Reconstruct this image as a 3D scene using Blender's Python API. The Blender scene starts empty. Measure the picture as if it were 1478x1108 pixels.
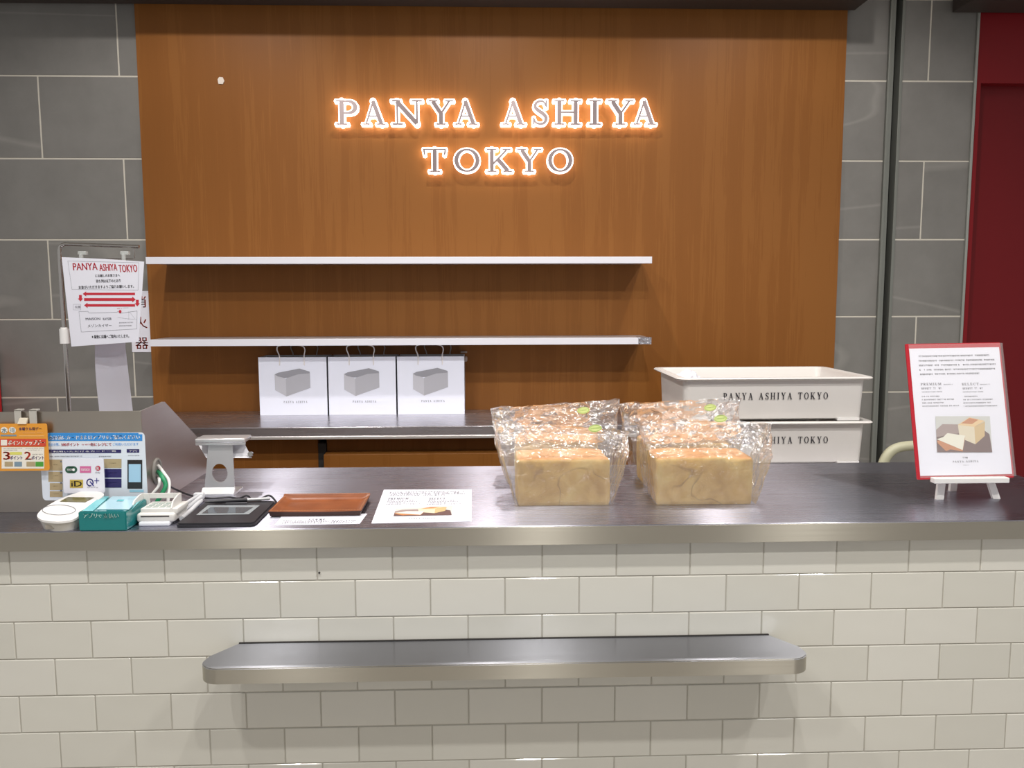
import bpy, bmesh, math, random
from mathutils import Vector, Matrix, noise
random.seed(7)
SC = bpy.context.scene
COL = SC.collection
R = math.radians

# ------------------------------------------------------------ camera, world, lights, exposure
F_PX, CAM_H, PITCH, YAW, ROLL = 1190.0, 1.40, R(6.1), R(-1.9), 0.0025
cp, sp, cy, sy = math.cos(PITCH), math.sin(PITCH), math.cos(YAW), math.sin(YAW)
fwd = Vector((-sy*cp, cy*cp, -sp)); rt = Vector((cy, sy, 0)); up = rt.cross(fwd)
rt, up = rt*math.cos(ROLL) - up*math.sin(ROLL), up*math.cos(ROLL) + rt*math.sin(ROLL)
cam_d = bpy.data.cameras.new('camera'); cam = bpy.data.objects.new('camera', cam_d); COL.objects.link(cam)
cam_d.sensor_width = 36; cam_d.lens = F_PX/1478*36; cam_d.clip_start = 0.05
m = Matrix((rt, up, -fwd)).transposed().to_4x4(); m.translation = (0, 0, CAM_H)
cam.matrix_world = m
SC.camera = cam

SC.view_settings.view_transform = 'Standard'; SC.view_settings.look = 'None'
SC.view_settings.gamma = 1; SC.view_settings.use_curve_mapping = False
SC.view_settings.exposure = 0.15
w = bpy.data.worlds.new('world'); SC.world = w; w.use_nodes = True
w.node_tree.nodes['Background'].inputs[0].default_value = (1.0, 0.985, 0.97, 1)
w.node_tree.nodes['Background'].inputs[1].default_value = 0.45

def lamp(name, loc, power, radius=0.05, target=None, spot=None, color=(1, 0.95, 0.9), blend=0.6):
    d = bpy.data.lights.new(name, 'SPOT'); d.energy = power; d.shadow_soft_size = radius; d.color = color
    d.spot_size = R(spot or 120); d.spot_blend = blend
    o = bpy.data.objects.new(name, d); COL.objects.link(o); o.location = loc
    v = Vector(target or (loc[0], loc[1], 0)) - Vector(loc)
    o.rotation_euler = v.to_track_quat('-Z', 'Y').to_euler()
    return o
# downlights in front of the counter
for x in (-1.0, 0.25, 1.5):
    lamp('downlight', (x, 0.15, 2.93), 36, 0.035, (x*0.9, 1.5, 0.5), 110, color=(1, 0.975, 0.93))
    lamp('downlight', (x, 0.85, 2.93), 52, 0.035, (x*0.95, 1.5, 0.4), 110, color=(1, 0.975, 0.93))
# downlights behind the counter, washing the timber wall and the worktop
for x in (-1.0, 0.0, 1.05):
    lamp('downlight', (x, 2.30, 2.93), 40, 0.03, (x, 2.75, 0.9), 115, color=(1, 0.95, 0.91))

# ------------------------------------------------------------ helpers
def ray(px, py): return fwd + rt*(px-739)/F_PX - up*(py-554)/F_PX
def uz(px, py, z):
    d = ray(px, py); t = (z-CAM_H)/d.z; return Vector((d.x*t, d.y*t, z))
def uy(px, py, y):
    d = ray(px, py); t = y/d.y; return Vector((d.x*t, y, CAM_H+d.z*t))
def ux(px, py, x):
    d = ray(px, py); t = x/d.x; return Vector((x, d.y*t, CAM_H+d.z*t))

def s2l(c): return c/12.92 if c <= 0.04045 else ((c+0.055)/1.055)**2.4
def hexc(h):
    h = h.lstrip('#'); return tuple(s2l(int(h[i:i+2], 16)/255) for i in (0, 2, 4)) + (1,)

MATS = {}
def mat(name, color, rough=0.5, metal=0.0, **kw):
    if name in MATS: return MATS[name]
    M = bpy.data.materials.new(name); M.use_nodes = True; MATS[name] = M
    b = M.node_tree.nodes['Principled BSDF']
    b.inputs['Base Color'].default_value = hexc(color) if isinstance(color, str) else color
    b.inputs['Roughness'].default_value = rough; b.inputs['Metallic'].default_value = metal
    for k, v in kw.items(): b.inputs[k.replace('_', ' ')].default_value = v
    return M
def nd(M, typ, **kw):
    n = M.node_tree.nodes.new(typ)
    for k, v in kw.items():
        if hasattr(n, k): setattr(n, k, v)
        else: n.inputs[k].default_value = v
    return n
def lk(M, a, b): M.node_tree.links.new(a, b)
def bsdf(M): return M.node_tree.nodes['Principled BSDF']
def mapped(M, scale=(1, 1, 1), coord='Object'):
    tc = nd(M, 'ShaderNodeTexCoord'); mp = nd(M, 'ShaderNodeMapping'); mp.inputs['Scale'].default_value = scale
    lk(M, tc.outputs[coord], mp.inputs['Vector']); return mp.outputs[0]
def ramp(M, src, stops):
    r = nd(M, 'ShaderNodeValToRGB'); e = r.color_ramp.elements
    while len(e) > 1: e.remove(e[-1])
    for i, (p, c) in enumerate(stops):
        el = e[0] if i == 0 else e.new(p)
        el.position = p; el.color = hexc(c) if isinstance(c, str) else c
    lk(M, src, r.inputs[0]); return r.outputs[0]
def bump(M, src, strength, dist=0.001):
    b = nd(M, 'ShaderNodeBump'); b.inputs['Strength'].default_value = strength; b.inputs['Distance'].default_value = dist
    lk(M, src, b.inputs['Height']); lk(M, b.outputs[0], bsdf(M).inputs['Normal'])

def steel(name, rough=0.28, aniso=0.75, color='c9c8cc', tangent=(1, 0, 0), streak=(2, 300, 300)):
    M = mat(name, color, rough, 1.0, Anisotropic=aniso)
    t = nd(M, 'ShaderNodeCombineXYZ'); t.inputs[0].default_value, t.inputs[1].default_value, t.inputs[2].default_value = tangent
    lk(M, t.outputs[0], bsdf(M).inputs['Tangent'])
    n = nd(M, 'ShaderNodeTexNoise', Scale=1.0, Detail=3.0); lk(M, mapped(M, streak), n.inputs['Vector'])
    n2 = nd(M, 'ShaderNodeTexNoise', Scale=3.0, Detail=4.0); lk(M, mapped(M, (1, 1, 1)), n2.inputs['Vector'])
    ad = nd(M, 'ShaderNodeMath', operation='ADD'); lk(M, n.outputs[0], ad.inputs[0]); lk(M, n2.outputs[0], ad.inputs[1])
    mr = nd(M, 'ShaderNodeMapRange'); mr.inputs['From Min'].default_value = 0.6; mr.inputs['From Max'].default_value = 1.4
    mr.inputs['To Min'].default_value = rough*0.88; mr.inputs['To Max'].default_value = rough*1.14
    lk(M, ad.outputs[0], mr.inputs[0]); lk(M, mr.outputs[0], bsdf(M).inputs['Roughness'])
    bump(M, n.outputs[0], 0.02, 0.0004)
    return M
M_TOP = steel('brushed_steel_top', 0.272, 1.0, 'b7b7c4', tangent=(0, 1, 0))
M_LIP = steel('brushed_steel_lip', 0.34, 1.0, 'bdb8ac', tangent=(0, 0, 1))
M_PLATE = steel('brushed_steel_plate', 0.36, 0.7, 'b4aca2', tangent=(0, 0, 1))
M_LEDGE = steel('brushed_steel_ledge', 0.30, 1.0, 'a4a5ac', tangent=(0, 1, 0))
nb = nd(M_PLATE, 'ShaderNodeTexNoise', Scale=1.0, Detail=2.0); lk(M_PLATE, mapped(M_PLATE, (9, 9, 2.5)), nb.inputs['Vector']); bump(M_PLATE, nb.outputs[0], 0.5, 0.006)
M_CHROME = mat('polished_steel', 'b8b4b0', 0.16, 1.0)

M_TILE = mat('white_glazed_tile', 'dedad2', 0.09, 0, Specular_IOR_Level=0.5)
n = nd(M_TILE, 'ShaderNodeTexNoise', Scale=14.0, Detail=1.0); lk(M_TILE, mapped(M_TILE, coord='Object'), n.inputs['Vector'])
oi = nd(M_TILE, 'ShaderNodeObjectInfo')
lk(M_TILE, ramp(M_TILE, oi.outputs['Random'], [(0, 'd3d1c8'), (0.5, 'd8d6cd'), (1, 'dcdad2')]), bsdf(M_TILE).inputs['Base Color'])
bump(M_TILE, n.outputs[0], 0.35, 0.004)
M_GROUT = mat('grout', 'b8b4aa', 0.9)
M_GREY = mat('grey_stone_tile', '7b7b78', 0.45)
oi = nd(M_GREY, 'ShaderNodeObjectInfo')
vec = mapped(M_GREY, (1, 1, 1))
va = nd(M_GREY, 'ShaderNodeVectorMath', operation='MULTIPLY_ADD'); va.inputs[1].default_value = (1, 1, 1)
cx = nd(M_GREY, 'ShaderNodeCombineXYZ')
ml = nd(M_GREY, 'ShaderNodeMath', operation='MULTIPLY'); ml.inputs[1].default_value = 37.0
lk(M_GREY, oi.outputs['Random'], ml.inputs[0]); lk(M_GREY, ml.outputs[0], cx.inputs[0]); lk(M_GREY, ml.outputs[0], cx.inputs[2])
lk(M_GREY, vec, va.inputs[0]); lk(M_GREY, cx.outputs[0], va.inputs[2])
n = nd(M_GREY, 'ShaderNodeTexNoise', Scale=5.0, Detail=9.0, Roughness=0.62); lk(M_GREY, va.outputs[0], n.inputs['Vector'])
base = ramp(M_GREY, n.outputs[0], [(0.3, '72706c'), (0.5, '797773'), (0.72, '807e7a')])
nw = nd(M_GREY, 'ShaderNodeTexNoise', Scale=0.9, Detail=2.0, Roughness=0.35); mpv = nd(M_GREY, 'ShaderNodeMapping'); mpv.inputs['Rotation'].default_value = (0, R(-33), 0); mpv.inputs['Scale'].default_value = (0.35, 1, 2.2); lk(M_GREY, va.outputs[0], mpv.inputs[0]); lk(M_GREY, mpv.outputs[0], nw.inputs['Vector'])
vein = ramp(M_GREY, nw.outputs[0], [(0.497, (0, 0, 0, 1)), (0.503, (0.18, 0.18, 0.18, 1)), (0.509, (0, 0, 0, 1))])
mx = nd(M_GREY, 'ShaderNodeMix', data_type='RGBA'); lk(M_GREY, vein, mx.inputs[0]); lk(M_GREY, base, mx.inputs[6]); mx.inputs[7].default_value = hexc('c0beb6')
lk(M_GREY, mx.outputs[2], bsdf(M_GREY).inputs['Base Color']); bump(M_GREY, n.outputs[0], 0.15, 0.002)
M_PALE = mat('pale_grout', 'c9c4b8', 0.9)

def wood(name, a, b, c, rough=0.42):
    M = mat(name, a, rough, Specular_IOR_Level=0.22)
    n = nd(M, 'ShaderNodeTexNoise', Scale=1.0, Detail=6.0, Roughness=0.6); lk(M, mapped(M, (16, 16, 0.7)), n.inputs['Vector'])
    n2 = nd(M, 'ShaderNodeTexNoise', Scale=1.0, Detail=2.0); lk(M, mapped(M, (240, 240, 6)), n2.inputs['Vector'])
    n3 = nd(M, 'ShaderNodeTexNoise', Scale=1.0, Detail=1.0); lk(M, mapped(M, (1.6, 1.6, 0.12)), n3.inputs['Vector'])
    ad = nd(M, 'ShaderNodeMath', operation='MULTIPLY_ADD'); ad.inputs[1].default_value = 0.35
    lk(M, n2.outputs[0], ad.inputs[0]); lk(M, n.outputs[0], ad.inputs[2])
    ad2 = nd(M, 'ShaderNodeMath', operation='MULTIPLY_ADD'); ad2.inputs[1].default_value = 0.6
    lk(M, n3.outputs[0], ad2.inputs[0]); lk(M, ad.outputs[0], ad2.inputs[2])
    lk(M, ramp(M, ad2.outputs[0], [(0.55, b), (0.98, a), (1.42, c)]), bsdf(M).inputs['Base Color'])
    bump(M, n2.outputs[0], 0.06, 0.0006)
    return M
M_WOOD = wood('orange_timber', '825122', '7d4d1f', '875626')
M_RED = mat('red_paint', '7c1018', 0.5, 0, Specular_IOR_Level=0.25)
M_REDD = mat('dark_red_paint', '6c0c13', 0.5, 0, Specular_IOR_Level=0.25)
M_DARK = mat('dark_gap', '2b2826', 0.7)
M_TRIM = mat('grey_metal_trim', '7c7e78', 0.35, 0.3)
M_WHITE = mat('white_plastic', 'e6e4e2', 0.35)
M_CRATE = mat('crate_plastic', 'dcd8d4', 0.42)
M_PAPER = mat('white_paper', 'e6e6f0', 0.7)
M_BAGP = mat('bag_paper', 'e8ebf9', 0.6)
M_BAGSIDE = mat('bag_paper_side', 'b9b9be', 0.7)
M_BLACKINK = mat('black_ink', '2e2c33', 0.8)
M_GREYINK = mat('grey_ink', '74747c', 0.8)
M_REDINK = mat('red_ink', 'c42a3a', 0.8)
M_WHITEINK = mat('white_ink', 'f2f2f2', 0.8)
M_BLACK = mat('black_plastic', '2c2b30', 0.38)
M_SILVER = mat('silver_aluminium', 'cacacc', 0.35, 0.6)

class B:
    def __init__(s): s.bm = bmesh.new()
    def _m(s, faces, mi):
        for f in faces: f.material_index = mi
    def box(s, x0, x1, y0, y1, z0, z1, mi=0, bev=0.0, seg=2, M=None):
        r = bmesh.ops.create_cube(s.bm, size=1.0)
        T = Matrix.Translation(((x0+x1)/2, (y0+y1)/2, (z0+z1)/2)) @ Matrix.Diagonal((abs(x1-x0), abs(y1-y0), abs(z1-z0), 1))
        bmesh.ops.transform(s.bm, matrix=T, verts=r['verts'])
        vs = r['verts']; es = {e for v in vs for e in v.link_edges}
        fs = {f for v in vs for f in v.link_faces}
        s._m(fs, mi)
        if bev:
            r2 = bmesh.ops.bevel(s.bm, geom=list(es), offset=bev, segments=seg, affect='EDGES', profile=0.5, clamp_overlap=True)
            vs = list({v for f in r2['faces'] for v in f.verts} | {v for v in vs if v.is_valid})
            s._m({f for v in vs for f in v.link_faces}, mi)
        if M is not None: bmesh.ops.transform(s.bm, matrix=M, verts=vs)
        return s
    def hexa(s, p, mi=0):     # 8 points: bottom 4 then top 4 (both same winding)
        v = [s.bm.verts.new(q) for q in p]
        fs = [s.bm.faces.new([v[i] for i in f]) for f in ((3, 2, 1, 0), (4, 5, 6, 7), (0, 1, 5, 4), (1, 2, 6, 5), (2, 3, 7, 6), (3, 0, 4, 7))]
        s._m(fs, mi); return s
    def prism(s, poly, z0, z1, mi=0, M=None):    # polygon in xy, extruded along z
        a = [Vector((x, y, z0)) for x, y in poly]; b = [Vector((x, y, z1)) for x, y in poly]
        if M is not None: a = [M @ q for q in a]; b = [M @ q for q in b]
        va = [s.bm.verts.new(q) for q in a]; vb = [s.bm.verts.new(q) for q in b]
        fs = [s.bm.faces.new(va[::-1]), s.bm.faces.new(vb)]
        n = len(poly)
        for i in range(n): fs.append(s.bm.faces.new((va[i], va[(i+1) % n], vb[(i+1) % n], vb[i])))
        s._m(fs, mi); return s
    def face(s, pts, mi=0):
        f = s.bm.faces.new([s.bm.verts.new(q) for q in pts]); f.material_index = mi; return s
    def tube(s, pts, r, seg=10, mi=0, caps=True):
        pts = [Vector(p) for p in pts]; rings = []
        nrm = None
        for i, p in enumerate(pts):
            t = (pts[min(i+1, len(pts)-1)] - pts[max(i-1, 0)]).normalized()
            if nrm is None: nrm = t.orthogonal().normalized()
            nrm = (nrm - t*nrm.dot(t)).normalized(); bi = t.cross(nrm)
            rr = r[i] if isinstance(r, (list, tuple)) else r
            rings.append([s.bm.verts.new(p + (nrm*math.cos(2*math.pi*k/seg) + bi*math.sin(2*math.pi*k/seg))*rr) for k in range(seg)])
        fs = []
        for a, b in zip(rings, rings[1:]):
            for k in range(seg): fs.append(s.bm.faces.new((a[k], a[(k+1) % seg], b[(k+1) % seg], b[k])))
        if caps: fs += [s.bm.faces.new(rings[0][::-1]), s.bm.faces.new(rings[-1])]
        s._m(fs, mi); return s
    def obj(s, name, mats=(), parent=None, smooth=None, M=None):
        bmesh.ops.recalc_face_normals(s.bm, faces=s.bm.faces)
        me = bpy.data.meshes.new(name); s.bm.to_mesh(me); s.bm.free()
        for q in (mats if isinstance(mats, (list, tuple)) else [mats]): me.materials.append(q)
        if smooth is not None: me.shade_smooth(); me.set_sharp_from_angle(angle=R(smooth))
        o = bpy.data.objects.new(name, me); COL.objects.link(o)
        if parent: o.parent = parent
        if M is not None: o.matrix_local = M
        return o

def catmull(pts, n=6, closed=False):
    pts = [Vector(p) for p in pts]; out = []
    N = len(pts)
    for i in range(N - (0 if closed else 1)):
        if closed: p0, p1, p2, p3 = (pts[(i+k-1) % N] for k in range(4))
        else: p0, p1, p2, p3 = pts[max(i-1, 0)], pts[i], pts[i+1], pts[min(i+2, N-1)]
        for k in range(n):
            t = k/n
            out.append(0.5*((2*p1) + (p2-p0)*t + (2*p0-5*p1+4*p2-p3)*t*t + (3*p1-p0-3*p2+p3)*t**3))
    if not closed: out.append(pts[-1])
    return out
def rrect(x0, x1, y0, y1, r, n=5, corners=(1, 1, 1, 1)):   # corners: bl, br, tr, tl
    P = []
    for (cx_, cy_, a0, on) in ((x0, y0, 180, corners[0]), (x1, y0, 270, corners[1]), (x1, y1, 0, corners[2]), (x0, y1, 90, corners[3])):
        if not on: P.append((cx_, cy_)); continue
        ox = cx_ + (r if cx_ == x0 else -r); oy = cy_ + (r if cy_ == y0 else -r)
        for k in range(n+1):
            a = R(a0 + 90*k/n); P.append((ox + r*math.cos(a), oy + r*math.sin(a)))
    return P
def ell(cx_, cy_, rx, ry, n=24): return [(cx_+rx*math.cos(2*math.pi*k/n), cy_+ry*math.sin(2*math.pi*k/n)) for k in range(n)]

def thing(name, label, cat, M=None, group=None):
    o = bpy.data.objects.new(name, None); COL.objects.link(o); o.empty_display_size = 0.05
    if M is not None: o.matrix_world = M if isinstance(M, Matrix) else Matrix.Translation(M)
    return tag(o, label, cat, group)
def tag(o, label, cat, group=None):
    o['label'] = label; o['category'] = cat
    if group: o['group'] = group
    return o
def struct(o): o['kind'] = 'structure'; return o
def sempty(name):
    o = bpy.data.objects.new(name, None); COL.objects.link(o); o['kind'] = 'structure'; return o
def frame(o, xd, yd):     # local x = xd, local y = yd, local z toward the viewer side
    xd = Vector(xd).normalized(); zd = xd.cross(Vector(yd)).normalized(); yd = zd.cross(xd)
    M = Matrix((xd, yd, zd)).transposed().to_4x4(); M.translation = Vector(o); return M

# ---- flat print: text laid on a sheet (local xy plane, z up off the sheet)
FC = bpy.data.curves.new('print', 'FONT'); FC.resolution_u = 2
FO = bpy.data.objects.new('print_source', FC); COL.objects.link(FO)
TC = {}
def glyphs(body):
    if body not in TC:
        FC.body = body; bpy.context.view_layer.update()
        ev = FO.evaluated_get(bpy.context.evaluated_depsgraph_get()); me = ev.to_mesh()
        vs = [(v.co.x, v.co.y) for v in me.vertices]; fs = [tuple(p.vertices) for p in me.polygons]; ev.to_mesh_clear()
        x0, x1 = min(v[0] for v in vs), max(v[0] for v in vs); y0, y1 = min(v[1] for v in vs), max(v[1] for v in vs)
        TC[body] = ([((x-x0)/(x1-x0), (y-y0)/(y1-y0)) for x, y in vs], fs)
    return TC[body]
class Print(B):
    Z = 0.0006
    def text(s, body, x0, x1, y0, y1, mi=0, z=None, bold=0.0):
        vs, fs = glyphs(body); z = s.Z if z is None else z
        for dx in ((0,) if not bold else (-bold, 0, bold)):
            V = [s.bm.verts.new((x0+u*(x1-x0)+dx, y0+v*(y1-y0), z + abs(dx)*0.05)) for u, v in vs]
            for f in fs:
                try: s.bm.faces.new([V[i] for i in f]).material_index = mi
                except ValueError: pass
        return s
    def poly(s, pts, mi=0, z=None):
        z = s.Z if z is None else z; return s.face([(x, y, z) for x, y in pts], mi)
    def rect(s, x0, x1, y0, y1, mi=0, z=None): return s.poly([(x0, y0), (x1, y0), (x1, y1), (x0, y1)], mi, z)
    def outline(s, pts, wd, mi=0, z=None, closed=True):
        n = len(pts)
        for i in range(n if closed else n-1):
            a = Vector(pts[i]); b = Vector(pts[(i+1) % n]); d = (b-a).normalized()*wd/2; q = Vector((-d.y, d.x))
            s.poly([a-d-q, b+d-q, b+d+q, a-d+q], mi, z)
        return s
    def scrawl(s, x0, x1, y, h, mi=0, seed=1):     # text too small to read: a row of tiny marks
        rnd = random.Random(seed); x = x0
        if h <= 1e-5: return s
        while x < x1:
            wd = h*rnd.choice((0.5, 0.7, 0.9, 0.9)); k = rnd.random()
            if k > 0.1:
                s.rect(x, x+wd*0.8, y+h*0.75, y+h*0.95, mi); s.rect(x+wd*0.3, x+wd*0.48, y, y+h*0.8, mi)
                if k > 0.4: s.rect(x, x+wd*0.75, y+h*0.3, y+h*0.46, mi)
                if k > 0.7: s.rect(x+wd*0.62, x+wd*0.78, y, y+h*0.6, mi)
            x += wd*1.05
        return s
    def obj(s, name, mats, parent=None, M=None):
        me = bpy.data.meshes.new(name); s.bm.to_mesh(me); s.bm.free()
        for q in (mats if isinstance(mats, (list, tuple)) else [mats]): me.materials.append(q)
        o = bpy.data.objects.new(name, me); COL.objects.link(o); o['kind'] = 'stuff'
        if parent: o.parent = parent
        if M is not None: o.matrix_local = M
        return o

# ---- slab-serif capitals as swept strokes: (points, widths)
TK, TH, SF = 0.17, 0.075, 0.07
def serif(x0, x1, y): return ([(x0, y), (x1, y)], [SF, SF])
def arcp(cx_, cy_, rx, ry, a0, a1, n=14): return [(cx_+rx*math.cos(R(a0+(a1-a0)*k/n)), cy_+ry*math.sin(R(a0+(a1-a0)*k/n))) for k in range(n+1)]
def ringw(pts, cx_, cy_, rx, thick, thin): return [thin+(thick-thin)*abs((p[0]-cx_)/rx)**1.5 for p in pts]
def glyph(ch):
    B_, T_ = 0.035, 0.965
    if ch in 'PR':
        bowl = [(0.2, 0.95), (0.42, 0.95)] + arcp(0.42, 0.715, 0.25, 0.235, 90, -90, 10)[1:] + [(0.2, 0.48)]
        wd = [TH, TH] + [TH+(TK-TH)*math.cos(R(90-18*k))**1.0 if 0 < k < 10 else TH for k in range(1, 11)] + [TH]
        S = [([(0.2, B_), (0.2, T_)], [TK, TK]), serif(0.0, 0.4, B_), serif(0.0, 0.3, T_), (bowl, wd)]
        if ch == 'R': S += [([(0.4, 0.48), (0.72, B_)], [TK, TK]), serif(0.62, 0.86, B_)]
        return S, 0.88 if ch == 'R' else 0.76
    if ch == 'A': return [([(0.15, B_), (0.46, 0.96)], [TH, TH]), ([(0.44, 0.97), (0.79, B_)], [TK, TK]), ([(0.25, 0.36), (0.68, 0.36)], [TH*.8]*2), serif(0, 0.32, B_), serif(0.58, 0.97, B_)], 0.97
    if ch == 'N': return [([(0.19, B_), (0.19, T_)], [TH, TH]), ([(0.84, B_), (0.84, T_)], [TH, TH]), ([(0.17, 0.95), (0.84, 0.05)], [TK, TK]), serif(0, 0.3, T_), serif(0.02, 0.38, B_), serif(0.66, 1.02, T_)], 1.02
    if ch == 'Y': return [([(0.17, 0.95), (0.48, 0.45)], [TK, TK]), ([(0.8, 0.95), (0.48, 0.45)], [TH*1.1]*2), ([(0.48, 0.5), (0.48, B_)], [TK, TK]), serif(0, 0.36, T_), serif(0.64, 0.96, T_), serif(0.28, 0.68, B_)], 0.96
    if ch == 'S':
        P = catmull([(0.6, 0.74), (0.52, 0.91), (0.35, 0.955), (0.16, 0.87), (0.13, 0.7), (0.3, 0.56), (0.5, 0.43), (0.61, 0.27), (0.53, 0.09), (0.34, 0.045), (0.15, 0.1), (0.07, 0.27)], 3)
        n_ = len(P)-1
        return [([(p.x, p.y) for p in [Vector((q[0], q[1], 0)) for q in P]], [TH*0.9+(TK-TH)*max(0, math.sin(math.pi*i/n_))**1.4*(0.6+0.4*math.sin(math.pi*i/n_)) for i in range(n_+1)]),
                ([(0.62, 0.99), (0.62, 0.7)], [TH]*2), ([(0.06, 0.01), (0.06, 0.3)], [TH]*2)], 0.68
    if ch == 'H': return [([(0.2, B_), (0.2, T_)], [TK, TK]), ([(0.82, B_), (0.82, T_)], [TK, TK]), ([(0.2, 0.51), (0.82, 0.51)], [TH]*2)] + [serif(a, b, y) for a, b in ((0, 0.4), (0.62, 1.02)) for y in (B_, T_)], 1.02
    if ch == 'I': return [([(0.22, B_), (0.22, T_)], [TK, TK]), serif(0, 0.44, B_), serif(0, 0.44, T_)], 0.44
    if ch == 'T': return [([(0.45, B_), (0.45, T_)], [TK, TK]), serif(0.24, 0.66, B_), serif(0.02, 0.88, T_), ([(0.04, 0.98), (0.08, 0.72)], [TH]*2), ([(0.86, 0.98), (0.82, 0.72)], [TH]*2)], 0.9
    if ch == 'O':
        P = arcp(0.47, 0.5, 0.385, 0.455, 0, 360, 28); return [(P, ringw(P, 0.47, 0.5, 0.385, TK, TH))], 0.94
    if ch == 'C':
        P = arcp(0.47, 0.5, 0.385, 0.455, 42, 318, 22); return [(P, ringw(P, 0.47, 0.5, 0.385, TK, TH)), ([(0.8, 0.98), (0.8, 0.7)], [TH]*2)], 0.88
    if ch == 'K': return [([(0.2, B_), (0.2, T_)], [TK, TK]), serif(0, 0.4, B_), serif(0, 0.4, T_), ([(0.26, 0.36), (0.78, 0.95)], [TH*1.1]*2), ([(0.42, 0.56), (0.83, 0.05)], [TK, TK]), serif(0.6, 0.94, T_), serif(0.64, 1.0, B_)], 1.0
    if ch in 'EL':
        S = [([(0.2, B_), (0.2, T_)], [TK, TK]), serif(0, 0.74, B_), ([(0.74, 0.01), (0.74, 0.28)], [TH]*2), serif(0, 0.4, T_)]
        if ch == 'E': S += [serif(0.2, 0.72, T_), ([(0.7, 0.99), (0.7, 0.74)], [TH]*2), ([(0.2, 0.52), (0.5, 0.52)], [TH]*2), ([(0.5, 0.4), (0.5, 0.64)], [TH]*2)]
        return S, 0.78
    if ch == 'M': return [([(0.17, B_), (0.17, T_)], [TH]*2), ([(1.0, B_), (1.0, T_)], [TK]*2), ([(0.17, 0.95), (0.56, 0.08)], [TK]*2), ([(0.56, 0.08), (0.95, 0.95)], [TH]*2), serif(0, 0.34, B_), serif(0, 0.25, T_), serif(0.8, 1.2, B_), serif(0.95, 1.2, T_)], 1.2
    if ch == 'U': return [([(0.2, T_), (0.2, 0.35)] + arcp(0.47, 0.32, 0.27, 0.28, 180, 360, 8) + [(0.74, T_)], [TK, TK]+[TK-(TK-TH)*k/8 for k in range(9)]+[TH]), serif(0, 0.4, T_), serif(0.58, 0.9, T_)], 0.9
    return [], 0.45
def stroke(b, pts, wds, z0, z1, sx=1.0, sy_=1.0, ox=0.0, oy=0.0, ex=0.0, mi=0, flat=False):
    P = [Vector((x*sx+ox, y*sy_+oy)) for x, y in pts]; k = (sx+sy_)/2; N = len(P)
    closed = (P[0]-P[-1]).length < 1e-6
    L, Rr = [], []
    for i, p in enumerate(P):
        a = P[i-1] if i else (P[-2] if closed else P[0]); c = P[i+1] if i < N-1 else (P[1] if closed else P[-1])
        t = (c-a).normalized(); q = Vector((-t.y, t.x)); hw = wds[i]*k/2+ex
        pp = p.copy()
        if not closed and ex:
            if i == 0: pp = p - t*ex
            if i == N-1: pp = p + t*ex
        L.append(pp+q*hw); Rr.append(pp-q*hw)
    for i in range(N-1):
        quad = [Rr[i], Rr[i+1], L[i+1], L[i]]
        if flat: b.face([(v.x, v.y, z0) for v in quad], mi)
        else: b.prism([(v.x, v.y) for v in quad], z0, z1, mi)
    if ex > 0 and not flat:      # round the ends of the acrylic
        for e in (0, N-1):
            if not closed: b.prism(ell(P[e].x, P[e].y, wds[e]*k/2+ex*0.9, wds[e]*k/2+ex*0.9, 10), z0, z1, mi)
def serif_text(b, s, x0, x1, y0, h, gap=0.32, mi=0, z=0.0006):
    adv = []; tot = 0
    for ch in s:
        g, wd = glyph(ch); adv.append((g, tot)); tot += wd + gap
    tot -= gap; k = (x1-x0)/tot
    for g, a in adv:
        for pts, wds in g: stroke(b, pts, wds, z, z, k, h, x0+a*k, y0, 0, mi, True)

# ================================================================= THE SETTING
WY = 3.20      # plane of the back wall
Z1 = 3.0
CT = 0.95      # worktop height
b = B(); b.box(-3.2, 3.2, -3.0, 3.6, -0.04, 0.0)
M_FLOOR = mat('pale_floor', 'b9b2a8', 0.12)
n = nd(M_FLOOR, 'ShaderNodeTexNoise', Scale=6.0, Detail=5.0); lk(M_FLOOR, mapped(M_FLOOR), n.inputs['Vector'])
lk(M_FLOOR, ramp(M_FLOOR, n.outputs[0], [(0.3, 'b0a99f'), (0.7, 'c2bbb1')]), bsdf(M_FLOOR).inputs['Base Color'])
struct(b.obj('floor', M_FLOOR))
b = B(); b.box(-3.2, 3.2, -3.0, 3.6, Z1, Z1+0.05)
struct(b.obj('ceiling', mat('ceiling_paint', 'd8d5d0', 0.8)))

XL, XR = -1.272, 1.372      # edges of the timber panel
# timber wall
b = B(); b.box(XL, XR, WY-0.014, WY+0.10, 0.0, Z1)
struct(b.obj('wall_back', M_WOOD))

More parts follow.
